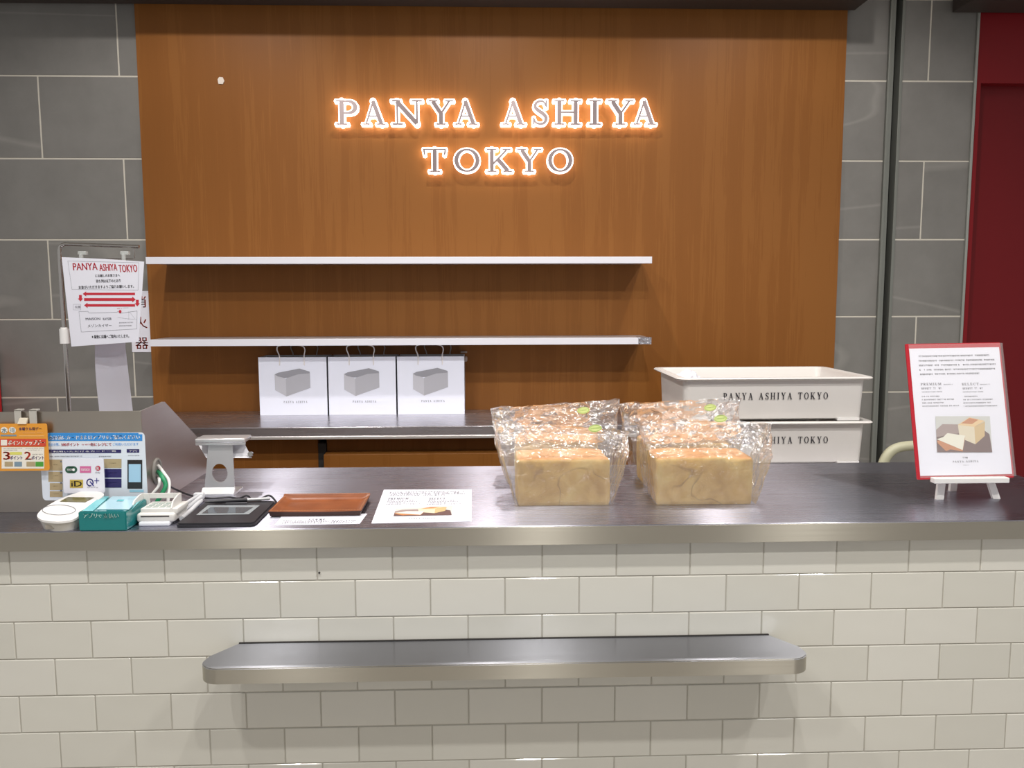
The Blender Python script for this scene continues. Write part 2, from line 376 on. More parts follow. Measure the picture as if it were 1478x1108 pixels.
# grey stone tiled walls: grout bed + one object per tile
gz = [1.017+0.2985*k for k in range(-4, 8)]
tilemesh = {}
def tile_obj(name, x0, x1, z0, z1, y, depth, bev, material, parent):
    key = (name, round(x1-x0, 4), round(z1-z0, 4))
    if key not in tilemesh:
        t = B(); t.box(-(x1-x0)/2, (x1-x0)/2, 0, depth, -(z1-z0)/2, (z1-z0)/2, 0, bev, 1)
        o = t.obj(name, material, parent); tilemesh[key] = o.data
    else:
        o = bpy.data.objects.new(name, tilemesh[key]); COL.objects.link(o); o.parent = parent
    o.location = ((x0+x1)/2, y, (z0+z1)/2); return o
def grey_tiles(parent, xa, xb, joints, g=0.0028):
    for i, z0 in enumerate(gz):
        z1 = min(z0+0.2985, Z1); z00 = max(z0, 0.0)
        if z1 <= 0.03 or z00 >= Z1-0.02: continue
        js = [xa] + [j for j in joints(i) if xa+0.01 < j < xb-0.01] + [xb]
        for a, c in zip(js, js[1:]):
            if c-a > 0.012: tile_obj('tile', a+(g if a > xa else 0), c-(g if c < xb else 0), z00+g, z1-g, WY, 0.012, 0.0012, M_GREY, parent)
# gz index 4 is the row 1.017..1.316
wl = sempty('wall_left')
b = B(); b.box(-1.852, XL, WY+0.0012, WY+0.1, 0, Z1); b.obj('grout_bed', M_PALE, wl)
grey_tiles(wl, -1.852, XL, lambda i: (-1.345,) if i % 2 == 0 else (-1.642,))
b = B(); b.box(-1.866, -1.852, WY-0.006, WY+0.1, 0, Z1)
struct(b.obj('trim_1', M_DARK))
b = B(); b.box(-3.2, -1.866, WY+0.0012, WY+0.1, 0, Z1); b.obj('grout_bed', M_PALE, wl)
grey_tiles(wl, -3.2, -1.866, lambda i: (-2.545, -1.945) if i % 2 == 0 else (-2.842, -2.242))

wr = sempty('wall_right')
b = B(); b.box(XR, 1.538, WY+0.0012, WY+0.1, 0, Z1); b.box(1.598, 1.876, WY+0.0012, WY+0.1, 0, Z1); b.obj('grout_bed', M_PALE, wr)
grey_tiles(wr, XR, 1.538, lambda i: ())
grey_tiles(wr, 1.598, 1.876, lambda i: (1.700,) if i % 2 == 0 else ())
b = B(); b.box(1.538, 1.549, WY-0.012, WY+0.1, 0, Z1, bev=0.002); b.box(1.551, 1.563, WY-0.004, WY+0.1, 0, Z1, bev=0.002)
struct(b.obj('trim_2', M_TRIM))
b = B(); b.box(1.563, 1.586, WY+0.06, WY+0.1, 0, Z1); struct(b.obj('trim_3', M_DARK))
b = B(); b.box(1.586, 1.598, WY-0.006, WY+0.1, 0, Z1, bev=0.002); struct(b.obj('trim_4', M_TRIM))
b = B(); b.box(1.876, 1.886, WY-0.008, WY+0.1, 0, Z1, bev=0.002); struct(b.obj('trim_5', mat('pale_trim', '9a9c96', 0.4, 0.3)))
# red wall with a recessed darker door leaf
dr = sempty('door_1')
b = B(); b.box(1.886, 1.906, WY, WY+0.1, 0, Z1); b.box(1.906, 3.2, WY, WY+0.1, 2.205, Z1); b.box(2.75, 3.2, WY, WY+0.1, 0, 2.205)
b.obj('door_frame', M_RED, dr)
b = B(); b.box(1.906, 2.75, WY+0.045, WY+0.09, 0.0, 2.205); b.obj('door_leaf', M_REDD, dr)
# dark bulkhead that just enters at the top
b = B(); b.box(-2.2, 1.398, 3.02, WY-0.015, 2.462, Z1, bev=0.004)
struct(b.obj('trim_6', mat('dark_bulkhead', '3a312c', 0.6)))
b = B(); b.box(1.77, 3.2, 3.02, WY-0.015, 2.458, Z1, bev=0.004); struct(b.obj('trim_7', MATS['dark_bulkhead']))

# ================================================================= TIMBER WALL FITTINGS
def wall_shelf(z, label, tape):
    t = thing('wall_shelf', label, 'shelf', (-1.195, WY-0.014, z), 'long thin wall shelves on the timber panel')
    b = B(); b.box(0, 1.80, -0.196, 0, -0.020, 0, bev=0.0015)
    b.obj('board', mat('shelf_metal', 'c4c2c6', 0.35, 0.6), t)
    b = B(); b.box(-0.001, 1.801, -0.199, -0.196, -0.024, 0.0005, bev=0.0008)
    b.obj('front_strip', mat('shelf_edge', 'e2e2ea', 0.3, 0.1), t)
    if tape:
        b = B(); b.box(1.755, 1.803, -0.2005, -0.199, -0.024, 0.001); b.box(1.755, 1.803, -0.2, -0.15, 0.0005, 0.0015)
        o = b.obj('foil_tape', mat('foil', 'b8b8c0', 0.22, 0.9), t); o['label'] = 'crinkled foil tape wrapped round the right end'
        M_ = MATS['foil']; n_ = nd(M_, 'ShaderNodeTexVoronoi', Scale=90.0); lk(M_, mapped(M_), n_.inputs['Vector']); bump(M_, n_.outputs[0], 0.9, 0.003)
    return t
wall_shelf(1.539, 'upper of the two long thin white shelves on the timber wall', False)
wall_shelf(1.2475, 'lower long thin white shelf, just above the paper bags', True)

# illuminated sign: every letter a part with its own glowing acrylic edge
M_GLOW = bpy.data.materials.new('lit_acrylic'); M_GLOW.use_nodes = True
g_ = bsdf(M_GLOW); g_.inputs['Base Color'].default_value = (0.9, 0.85, 0.8, 1)
g_.inputs['Emission Color'].default_value = (1.0, 0.85, 0.80, 1); g_.inputs['Emission Strength'].default_value = 3.3
M_FACE = mat('letter_steel', '9a8c8c', 0.3, 1.0)
sign = thing('wall_sign', 'illuminated two-line shop name in white serif letters on the timber wall', 'sign', (0, WY-0.014, 1.95))
rows = [(142, 183, [('P', 484, 518), ('A', 522, 558), ('N', 564, 611), ('Y', 617, 656), ('A', 655, 691), ('A', 723, 760), ('S', 767, 792), ('H', 798, 840), ('I', 848, 869), ('Y', 875, 916), ('A', 912, 949)]),
        (212, 251, [('T', 609, 646), ('O', 654, 694), ('K', 701, 741), ('Y', 745, 783), ('O', 789, 828)])]
for y0, y1, L in rows:
    for ch, xa, xb in L:
        a = uy(xa+1.5, y1-2.5, 3.152); c = uy(xb-1.5, y0+2.5, 3.152)
        g, wd = glyph(ch); sx = (c.x-a.x)/wd; sz = (c.z-a.z)
        M_ = Matrix.Translation((a.x, 0.0, a.z-1.95)) @ Matrix.Rotation(R(90), 4, 'X')
        fb = B(); gb = B()
        for i, (pts, wds) in enumerate(g):
            stroke(fb, pts, wds, 0.0341+0.00005*i, 0.0380+0.00007*i, sx, sz, ex=-0.0002)
            stroke(gb, pts, wds, 0.014, 0.0340-0.00006*i, sx, sz, ex=0.0042)
        f = fb.obj('letter', M_FACE, sign, M=M_)
        gl = gb.obj('glowing_edge', M_GLOW, f)

b = B(); q = uy(319, 116, WY-0.016)
b.prism([(-0.010, -0.012), (0.006, -0.013), (0.012, -0.002), (0.007, 0.011), (-0.006, 0.012), (-0.012, 0.004)], 0, 0.003)
o = b.obj('paper_scrap', mat('scrap', 'ddd2c6', 0.8), M=Matrix.Translation((q.x, WY-0.014, q.z)) @ Matrix.Rotation(R(90), 4, 'X'))
tag(o, 'tiny torn white scrap stuck on the timber wall up left of the lit sign', 'scrap')
b = B()
q = uy(671, 517, WY-0.014); b.box(q.x-0.010, q.x+0.010, WY-0.03, WY-0.014, q.z-0.012, q.z+0.008, bev=0.005)
b.box(q.x-0.016, q.x+0.009, WY-0.019, WY-0.014, q.z+0.021, q.z+0.028, bev=0.001)
tag(b.obj('wall_hook', mat('hook_plastic', 'a89a90', 0.4)), 'small pale plastic hook on the timber wall beside the rightmost paper bag', 'hook')

# fire extinguisher notice on the grey tiles and the red box at the left edge
q = uy(191, 508, WY-0.001)
Mx = frame((q.x, WY-0.0012, q.z), (1, 0, 0), (0, 0, 1))
t = thing('fire_extinguisher_notice', 'narrow white notice with three red characters fixed on the grey tiles', 'notice', Mx)
b = B(); b.box(0, 0.075, 0, 0.232, -0.0008, 0.0008); b.obj('sheet', M_PAPER, t)
p = Print(); p.Z = 0.0012
for i, ch in enumerate('消火器'): p.text(ch, 0.014, 0.062, 0.170-0.079*i, 0.214-0.079*i, bold=0.0006)
p.obj('red_lettering', mat('orange_red_ink', 'd2553f', 0.8), t)
b = B(); b.box(-2.10, -1.842, 3.0, WY-0.008, 0.35, 1.195, bev=0.012); b.box(-2.08, -1.862, 2.992, 3.0, 0.38, 1.17, bev=0.004)
tag(b.obj('fire_extinguisher_box', mat('signal_red', 'c81e24', 0.4)), 'bright red box against the wall at the extreme left edge', 'box')

# ================================================================= BACK COUNTER
BT = 0.96
bc = thing('back_counter', 'low stainless steel topped timber back counter carrying the paper bags', 'counter', (-0.45, 2.98, 0))
bx0, bx1 = -1.18-(-0.45)-0.08, 0.52+0.45
b = B(); b.box(bx0, bx1, 2.78-2.98, WY-0.015-2.98, BT-0.032, BT, bev=0.002); b.obj('countertop', steel('scratched_steel', 0.27, 0.7, 'c9c6cc', tangent=(0, 1, 1), streak=(3, 120, 120)), bc)
b = B(); b.box(bx0, bx1, 2.776-2.98, 2.782-2.98, BT-0.042, BT-0.031, bev=0.002); o = b.obj('edge_strip', mat('strip_metal', 'd6d2d0', 0.3, 0.6), bc)
b = B(); b.box(bx0+0.02, -0.583+0.45, 2.86-2.98, WY-0.02-2.98, 0.08, BT-0.04, bev=0.002); b.obj('side_panel', M_WOOD, bc)
b = B(); b.box(-0.583+0.45, -0.555+0.45, 2.86-2.98, 2.90-2.98, 0.08, 0.89); b.obj('gap_post', M_DARK, bc)
b = B(); b.box(-0.555+0.45, bx1-0.005, 2.87-2.98, WY-0.02-2.98, 0.08, BT-0.04, bev=0.002); b.obj('cabinet_body', M_WOOD, bc)
b = B(); b.box(-0.553+0.45, bx1-0.008, 2.80-2.98, 2.868-2.98, 0.10, 0.862, bev=0.002); b.obj('light_catch_panel', M_WOOD, bc)  # proud panel added to catch light below the countertop's shade
b = B(); b.box(bx0+0.05, bx1-0.05, 2.92-2.98, WY-0.05-2.98, 0, 0.08); b.obj('plinth', M_DARK, bc)

# paper bags
M_LG = [mat('loaf_print_top', '96969e', 0.8), mat('loaf_print_front', 'b4b4bc', 0.8), mat('loaf_print_side', 'c4c4cc', 0.8)]
def bag_proto(label):
    W, H, D = 0.249, 0.2165, 0.115
    t = thing('paper_bag', label, 'bag', None, 'white paper carrier bags on the back counter')
    b = B(); e = 0.0006
    # creased open-topped paper shell
    n_ = 9
    ring = []
    for k, (z, ins) in enumerate(((0, 0), (0.05, 0.004), (0.12, 0.002), (H, 0.0))):
        ring.append([b.bm.verts.new(p_) for p_ in ((0, 0, z), (W, 0, z), (W-0.004-ins*3, D/2, z), (W, D, z), (0, D, z), (0.004+ins*3, D/2, z))])
    for a, c in zip(ring, ring[1:]):
        for i in range(6):
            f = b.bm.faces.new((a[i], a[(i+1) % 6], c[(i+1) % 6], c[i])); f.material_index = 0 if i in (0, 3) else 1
    b.bm.faces.new(ring[0][::-1])
    inner = [b.bm.verts.new(Vector(p_)) for p_ in ((e, e, H), (W-e, e, H), (W-0.006, D/2, H), (W-e, D-e, H), (e, D-e, H), (0.006, D/2, H))]
    low = [b.bm.verts.new(v.co - Vector((0, 0, H-0.002))) for v in inner]
    for i in range(6):
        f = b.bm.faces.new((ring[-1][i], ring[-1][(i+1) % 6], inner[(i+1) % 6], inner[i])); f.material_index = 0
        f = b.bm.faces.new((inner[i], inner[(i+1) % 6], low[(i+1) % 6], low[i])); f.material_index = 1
    b.bm.faces.new(low)
    b.obj('paper_shell', [M_BAGP, M_BAGSIDE], t)
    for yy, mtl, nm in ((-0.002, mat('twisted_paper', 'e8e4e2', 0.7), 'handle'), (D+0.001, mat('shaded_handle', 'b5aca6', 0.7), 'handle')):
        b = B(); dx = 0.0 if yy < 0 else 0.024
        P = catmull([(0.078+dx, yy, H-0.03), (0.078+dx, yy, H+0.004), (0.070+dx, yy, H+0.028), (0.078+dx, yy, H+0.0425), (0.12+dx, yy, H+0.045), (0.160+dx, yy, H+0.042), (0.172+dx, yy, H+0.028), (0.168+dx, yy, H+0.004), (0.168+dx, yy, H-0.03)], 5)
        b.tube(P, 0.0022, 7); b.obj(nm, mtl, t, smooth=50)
    Mf = frame((0, -0.0005, 0), (1, 0, 0), (0, 0, 1))
    p = Print()
    def fx(px_, py_): return ((px_-68)/950*W, (1040-py_)/765*H)
    p.poly([fx(*c) for c in ((290, 500), (340, 478), (640, 425), (780, 465), (785, 490), (620, 500), (470, 545), (420, 545), (330, 525))], 0)
    p.poly([fx(*c) for c in ((290, 500), (330, 525), (420, 547), (445, 560), (445, 790), (290, 705))], 2)
    p.poly([fx(*c) for c in ((445, 560), (470, 545), (620, 500), (785, 485), (785, 680), (445, 790))], 1)
    p.obj('loaf_picture', M_LG, t, M=Mf)
    p = Print(); a = fx(405, 878); c = fx(735, 850)
    serif_text(p, 'PANYA ASHIYA', a[0], c[0], a[1], c[1]-a[1], 0.55); p.obj('printed_name', M_GREYINK, t, M=Mf)
    return t
def copy_tree(o, parent=None):
    c = o.copy(); COL.objects.link(c)
    if parent: c.parent = parent
    for ch in list(o.children): copy_tree(ch, c)
    return c
bl = ['leftmost of three white paper carrier bags printed with a grey loaf', 'middle white loaf-print paper bag, between the two others', 'rightmost white loaf-print paper carrier bag, beside the small wall hook']
bag0 = bag_proto(bl[0])
kids = list(bag0.children)
for i, px_ in enumerate((378, 476, 574)):
    t = bag0 if i == 0 else bag0.copy()
    if i:
        COL.objects.link(t); t['label'] = bl[i]
        for ch in kids:
            c = ch.copy(); COL.objects.link(c); c.parent = t
    q = uz(px_, 598, BT); t.location = (q.x+0.001, 3.066, BT+0.0003)
    t.rotation_euler = (0, 0, R((0.3, -0.2, 0.1)[i]))

# ================================================================= BREAD CRATES on a low table behind the counter
st = thing('low_table', 'stainless steel low table mostly hidden behind the counter, under the white crates', 'table', (0.878, 2.68, 0))
CZ = 0.873
b = B(); b.box(-0.32, 0.32, -0.23, 0.23, CZ-0.03, CZ, bev=0.002); b.obj('table_top', MATS['scratched_steel'], st)
for sx_ in (-1, 1):
    for sy_ in (-1, 1):
        b = B(); b.box(sx_*0.30-0.015, sx_*0.30+0.015, sy_*0.21-0.015, sy_*0.21+0.015, 0, CZ-0.03); b.obj('leg', M_CHROME, st)
def crate(name_label, loc, printed):
    W, D, H = 0.578, 0.36, 0.134
    t = thing('bread_crate', name_label, 'crate', loc, 'white plastic bread crates stacked behind the counter')
    b = B()
    def ringv(ins, z, r=0.02): return [b.bm.verts.new((x, y, z)) for x, y in rrect(ins, W-ins, ins, D-ins, r, 5)]
    prof = [(0.014, 0.0), (0.010, 0.004), (0.004, H-0.012), (-0.014, H-0.008), (-0.018, H-0.004), (-0.014, H), (0.004, H), (0.007, H-0.006), (0.014, 0.008)]
    rg = [ringv(i_, z_, max(0.012, 0.022-i_*0.3)) for i_, z_ in prof]
    for a, c in zip(rg, rg[1:]):
        n_ = len(a)
        for i in range(n_): b.bm.faces.new((a[i], a[(i+1) % n_], c[(i+1) % n_], c[i]))
    b.bm.faces.new(rg[0][::-1]); b.bm.faces.new(rg[-1])
    b.obj('tray_body', M_CRATE, t, smooth=40)
    # small feet / corner rests
    b = B()
    for x_ in (0.02, W-0.09):
        b.box(x_, x_+0.07, 0.002, 0.02, -0.003, 0.006, bev=0.001)
    b.obj('corner_feet', M_WHITE, t)
    p = Print(); Mf = frame((0, 0.0045, 0), (1, 0, 0), (0, 0.0, 1))
    serif_text(p, 'PANYA ASHIYA TOKYO', 0.128, 0.456, 0.064, 0.0215, 0.42); p.obj('printed_name', M_BLACKINK, t, M=Mf)
    return t
q0 = uy(988, 668, 2.5)
crate('lower white plastic bread crate of the stack, under the open one', (q0.x-0.004, 2.505, CZ+0.003), True)
crate('upper open white plastic bread crate with crumpled paper inside', (q0.x-0.009, 2.505, CZ+0.003+0.1385), True)
b = B(); bmesh.ops.create_icosphere(b.bm, subdivisions=3, radius=0.034)
for v in b.bm.verts: v.co *= 1+0.45*noise.noise(v.co*70); v.co.z *= 0.95
o = b.obj('crumpled_paper', M_PAPER, M=Matrix.Translation((q0.x+0.055, 2.69, CZ+0.136+0.112)) @ Matrix.Diagonal((1.1, 1.0, 1.0, 1)))
tag(o, 'crumpled white paper lying inside the upper crate', 'paper')
b = B(); b.box(q0.x+0.04, q0.x+0.12, 2.6, 2.78, CZ+0.1515, CZ+0.218, bev=0.006)
tag(b.obj('tissue_stack', M_PAPER), 'stack of folded white tissue in the upper crate under the crumpled paper', 'tissue')

# chair with a cream tubular back behind the counter
ch = thing('chair', 'chair with a curved cream tubular back behind the counter by the easel sign', 'chair', (1.345, 2.50, 0))
b = B(); P = catmull([(-0.105, 0, 0.45), (-0.108, 0, 0.80), (-0.100, 0, 0.875), (-0.075, 0, 0.915), (-0.03, 0, 0.93), (0.05, 0, 0.93), (0.12, 0, 0.915), (0.15, 0, 0.875), (0.158, 0, 0.80), (0.155, 0, 0.45)], 6)
b.tube(P, 0.0155, 14); b.obj('backrest', mat('cream_plastic', 'b9b79c', 0.45), ch, smooth=60)
b = B(); b.box(-0.12, 0.17, -0.02, 0.32, 0.44, 0.47, bev=0.012); b.obj('seat', MATS['cream_plastic'], ch)
for x_ in (-0.11, 0.16):
    for y_ in (0.0, 0.29):
        b = B(); b.tube([(x_, y_, 0), (x_, y_, 0.45)], 0.011, 8); b.obj('leg', M_CHROME, ch)

# ================================================================= SERVICE COUNTER
CX0, CX1 = -1.72, 1.335
FY = 1.60; TY = 1.5815; CB = 2.16
sc = thing('service_counter', 'long white-tiled service counter with a stainless steel worktop', 'counter', (0, FY, 0))
def loc(o, x=0, y=FY, z=0): o.location = (-x, -y, -z); return o
b = B(); b.box(CX0, CX1, TY, CB, 0.912, CT, bev=0.0016, seg=3); loc(b.obj('worktop', M_TOP, sc))
# front lip strip carries its own brushed finish
b = B(); b.box(CX0, CX1, TY-0.0012, TY+0.001, 0.9115, CT-0.0022, bev=0.0004); loc(b.obj('front_lip', M_LIP, sc))
b = B(); b.box(CX0, CX1-0.01, FY+0.0016, CB-0.02, 0, 0.912); loc(b.obj('grout_core', M_GROUT, sc))
px_ = 0.1493; rowz = [0.8385-0.0767*k for k in range(-1, 12)]
g = 0.0011
for k in range(12):
    z1 = rowz[k] if k else 0.912; z0 = rowz[k+1]
    if z0 < 0: z0 = 0.0
    x = 0.1126 + (0 if k % 2 == 0 else px_/2) - 13*px_
    while x < CX1-0.012:
        a, c = max(x, CX0), min(x+px_, CX1-0.012)
        if c-a > 0.01:
            o = tile_obj('tile', a+g, c-g, z0+g, z1-(g if k else 0), 0, 0.008, 0.0011, M_TILE, sc)
            o.rotation_euler = (R(random.uniform(-.25, .25)), 0, R(random.uniform(-.12, .12)))
        x += px_
# stainless ledge for bags on the front
t = thing('bag_ledge', 'narrow stainless steel ledge with rounded ends on the tiled counter front', 'shelf', (0.041, FY, 0.712))
def ledge_poly(dx, y0, r):
    hw = 0.579+dx
    P = [(-hw+0.02, 0), (-hw, -0.05)]
    P = [(-hw+0.045, 0.0), (-hw+0.004, -0.058)] + [(-hw+r-r*math.cos(R(a)), y0+r-r*math.sin(R(a))) for a in range(0, 91, 10)]
    return P + [(-x_, y_) for x_, y_ in P[::-1]]
b = B(); b.prism(ledge_poly(0, -0.115, 0.036), -0.030, 0.0)
bmesh.ops.recalc_face_normals(b.bm, faces=b.bm.faces)
es = [e for e in b.bm.edges if len(e.link_faces) == 2 and e.verts[0].co.z > -0.001 and e.verts[1].co.z > -0.001]
bmesh.ops.bevel(b.bm, geom=es, offset=0.0018, segments=2, affect='EDGES')
for fc in b.bm.faces:
    fc.normal_update()
    fc.material_index = 1 if abs(fc.normal.z) < 0.3 else 0
b.obj('ledge_body', [M_LEDGE, M_LIP], t, smooth=35)
b = B(); b.box(-0.534, 0.534, -0.004, 0.0, 0.0, 0.002); o = b.obj('sealant_line', M_DARK, t)
b = B()
bmesh.ops.create_uvsphere(b.bm, u_segments=8, v_segments=5, radius=0.0022); q = uy(461, 826, 1.6)
tag(b.obj('dark_speck', M_DARK, M=Matrix.Translation((q.x, 1.5985, q.z))), 'tiny dark speck on a grout line below the worktop lip', 'speck')

# ================================================================= helpers for things that stand on the worktop
def onplane(M):
    Mi = M.inverted(); o = Mi @ Vector((0, 0, CAM_H))
    def f(px, py):
        d = Mi.to_3x3() @ ray(px, py); t = -o.z/d.z; return (o.x+d.x*t, o.y+d.y*t)
    return f
def slab(b, top, drop, mi=0, shrink=1.0):     # 3D outline extruded downward
    c = sum(top, Vector())/len(top)
    low = [Vector((c.x+(p.x-c.x)*shrink, c.y+(p.y-c.y)*shrink, p.z-drop)) for p in top]
    va = [b.bm.verts.new(p) for p in top]; vb = [b.bm.verts.new(p) for p in low]
    f = [b.bm.faces.new(va), b.bm.faces.new(vb[::-1])]
    n = len(top)
    for i in range(n): f.append(b.bm.faces.new((va[i], vb[i], vb[(i+1) % n], va[(i+1) % n])))
    for q in f: q.material_index = mi
    return b
def local(o, root): o.matrix_local = root.matrix_world.inverted() if root.matrix_world != Matrix() else Matrix(); return o
def under(root, o):      # geometry was made in world coordinates: hang it under root without moving it
    o.parent = root; T = Matrix.Translation(-Vector(root['_at'])); o.matrix_local = T; return o
def wthing(name, label, cat, at, group=None):
    o = thing(name, label, cat, Matrix.Translation(at), group); o['_at'] = tuple(at); return o

# ================================================================= STEEL SPLASH GUARD (left)
PY = 1.728; PXE = -0.717
sg = wthing('splash_guard', 'tall brushed steel guard folded round the till corner of the worktop', 'guard', (-1.2, PY, CT))
b = B(); b.box(CX0, PXE, PY, PY+0.0025, CT, 1.1635, bev=0.0008); under(sg, b.obj('front_plate', M_PLATE))
b = B()
pts = [(PY+0.002, CT), (2.158, CT), (2.158, 0.972), (2.055, 1.052), (1.858, 1.166), (1.846, 1.1675), (PY+0.002, 1.1635)]
b.prism([(y, z) for y, z in pts], 0, 0.0025, M=Matrix(((0, 0, -1, PXE), (1, 0, 0, 0), (0, 1, 0, 0), (0, 0, 0, 1))))
under(sg, b.obj('side_plate', steel('side_plate_steel', 0.36, 0.5, 'c0b8b4', tangent=(0, 0, 1), streak=(2, 2, 300))))
gy, gzz = 1.792, 1.022
b = B()
P = [(PXE+0.002, gy+0.022*math.cos(R(a)), gzz+0.026*math.sin(R(a))) for a in range(0, 361, 15)]
b.tube(P, 0.0035, 8, caps=False)
b.prism([(gy+0.021*math.cos(R(a)), gzz+0.025*math.sin(R(a))) for a in range(0, 360, 20)], -0.002, 0.0, M=Matrix(((0, 0, 1, PXE+0.002), (1, 0, 0, 0), (0, 1, 0, 0), (0, 0, 0, 1))))
o = under(sg, b.obj('cable_grommet', mat('grommet', '8f8b86', 0.5), smooth=50)); o['label'] = 'round grey cable grommet'

# cables out of the grommet
def cable(label, pts, r, m, name='cable', group=None):
    b = B(); b.tube(catmull(pts, 7), r, 8)
    return tag(b.obj(name, m, smooth=60), label, 'cable', group)
gp = lambda px, py, x: ux(px, py, x)
c0 = Vector((PXE+0.004, gy, gzz))
cable('white cable arching highest out of the steel guard grommet', [c0+Vector((0, 0.002, 0.012)), uy(237, 683, 1.775), uy(244, 695, 1.765), uy(243, 715, 1.75), uy(242, 730, 1.745)], 0.0035, M_WHITE)
cable('thick green cable curving down from the grommet in the steel guard', [c0+Vector((0, 0.0, -0.0005)), uy(234, 688, 1.76), uy(239, 700, 1.752), uy(234, 712, 1.745), uy(224, 728, 1.74)], 0.0048, mat('green_cable', '1f8a5c', 0.4))
cable('white cable dropping lowest and furthest left from the grommet', [c0+Vector((0, -0.002, -0.014)), uy(230, 692, 1.745), uy(229, 701, 1.740), uy(221, 711, 1.735), uy(212, 722, 1.733)], 0.003, M_WHITE)
cable('thin black cable running from the grommet behind the pen tablet to its right', [c0+Vector((0, 0.011, -0.011)), uy(243, 700, 1.82), uz(258, 708, 0.962), uz(280, 716, 0.955), uz(305, 719, 0.9535), uz(330, 717.5, 0.9535), uz(345, 719, 0.955), uz(356, 715, 0.962), uz(360, 720, 0.9535), uz(340, 721, 0.9535), uz(372, 723, 0.9535), uz(379, 718, 0.962), uz(389, 715, 0.964), uz(397, 722, 0.9545), uz(400, 731, 0.9535), uz(392, 741, 0.9535)], 0.0022, M_BLACK)

# ---- blue till card fixed to the guard
Mc = Matrix.Translation((0, PY-0.0016, 0)) @ Matrix.Rotation(R(90), 4, 'X')
f = onplane(Mc)
tc = thing('till_card', 'blue and white notice with a phone picture fixed to the steel guard, behind the terminal', 'card', Mc)
a0 = f(62, 722); a1 = f(207, 624)
b = B(); b.prism(rrect(a0[0], a1[0]+0.002, a0[1], a1[1], 0.008), -0.0012, 0.0); b.obj('card_sheet', mat('card_white', 'dfe6f0', 0.35), tc)
M_BLUE = mat('card_blue', '3a8fd8', 0.4); M_NAVY = mat('card_navy', '2b2660', 0.4); M_LBLUE = mat('card_light_blue', '9fd4ea', 0.4); M_KRAFT = mat('card_kraft', 'b3a07c', 0.5)
p = Print(); p.Z = 0.0004
def R_(x0, y0, x1, y1, mi, z=None):
    p.poly([f(x0, y1), f(x1, y1), f(x1, y0), f(x0, y0)], mi, z)
def T_(s, x0, y0, x1, y1, mi, z=0.0008, bold=0.0):
    q0 = f(x0, y1); q1 = f(x1, y0); p.text(s, q0[0], q1[0], q0[1], q1[1], mi, z, bold)
R_(64, 626.5, 205.5, 636, 0); R_(70, 624.6, 200, 626.6, 0)
R_(66, 648.5, 175, 653.5, 1); R_(183, 648, 201, 653, 1)
for i, (ya, yb) in enumerate(((663, 679), (680.5, 695), (697, 707), (708.5, 717))): R_(70 if i < 2 else 72, ya, 90.5, yb, 3)
for i, (ya, yb) in enumerate(((662, 675), (676.5, 689), (690.5, 703.5))): R_(150, ya, 175.5, yb, 3 if i == 0 else 1)
R_(184, 663.5, 205.5, 705, 4); R_(186, 669.5, 203.5, 695.5, 5, 0.0008)
R_(187, 706.5, 207.5, 710, 2)
T_('会計前にカードまたはアプリをご提示ください', 71, 627.5, 202, 634.5, 6, bold=0.0003)
T_('会計の際、', 70, 638.8, 86, 643.5, 0); T_('500ポイント', 89, 638.5, 114, 643.5, 7, bold=0.0002); T_('毎にレジにて', 131, 638.5, 161, 643.5, 7, bold=0.0002); T_('ご利用いただけます', 163, 638.5, 200, 643, 0)
T_('ご利用いただけるカード一覧', 70, 649.5, 168, 652.6, 6); T_('アプリ', 187, 649, 198, 652.4, 6)
def S_(x0, x1, y, h, mi, seed): q0 = f(x0, y); q1 = f(x1, y); q2 = f(x0, y-h); p.scrawl(q0[0], q1[0], q0[1], abs(q2[1]-q0[1]), mi, seed)
S_(72, 118, 659.5, 1.7, 8, 1); S_(142, 160, 659.5, 1.7, 8, 2); S_(185, 201, 658, 1.4, 8, 3); S_(118, 130, 642.5, 2, 7, 4)
for i, y_ in enumerate((671, 687, 702, 713)): S_(77, 84, y_, 1.3, 9, 5+i); R_(87.2, y_-6.5, 89.6, y_-4, 8, 0.0008)
S_(158, 168, 669, 1.3, 9, 20); S_(155, 170, 683, 1.3, 0, 21); S_(155, 170, 697, 1.3, 0, 22)
S_(190, 200, 676, 1.6, 0, 30)
p.obj('printed_card', [M_BLUE, M_NAVY, M_LBLUE, M_KRAFT, mat('phone_black', '2a2728', 0.3), mat('phone_screen', 'a8cfe8', 0.3), M_WHITEINK, M_REDINK, M_GREYINK, mat('brown_ink', '7d6844', 0.8)], tc)

# ---- orange point card hanging from a clear clip on the guard's top edge
Mo = Matrix.Translation((0, PY-0.012, 0)) @ Matrix.Rotation(R(90), 4, 'X')
f = onplane(Mo)
oc = thing('point_card', 'orange framed hanging card with large red 3 and 2 on the steel guard', 'card', Mo)
a0 = f(-6, 679.5); a1 = f(67.5, 611)
b = B(); b.prism(rrect(a0[0], a1[0], a0[1], a1[1], 0.005), -0.0012, 0); b.obj('card_sheet', mat('card_orange', 'e39a35', 0.4), oc)
b = B()
for x0_, x1_ in ((20.5, 29), (42, 51.5)):
    q = f(x0_, 612); e_ = f(x1_, 594)
    b.box(q[0], e_[0], q[1], e_[1]+0.004, -0.0035, -0.0022, bev=0.0003)
    b.box(q[0], e_[0], e_[1]+0.001, e_[1]+0.004, -0.017, -0.0022, bev=0.0003)
b.obj('clear_hook', mat('frosted_clear', 'c8c4bc', 0.3, 0, Alpha=0.75), oc)
b = B(); q = [f(29, 603), f(40.5, 603), f(38.5, 611.5), f(26, 611.5)]; b.prism([(x, y) for x, y in q[::-1]], -0.002, 0.0025)
b.obj('strap', mat('orange_white_strap', 'f2e6d0', 0.4), oc)
p = Print(); p.Z = 0.0005
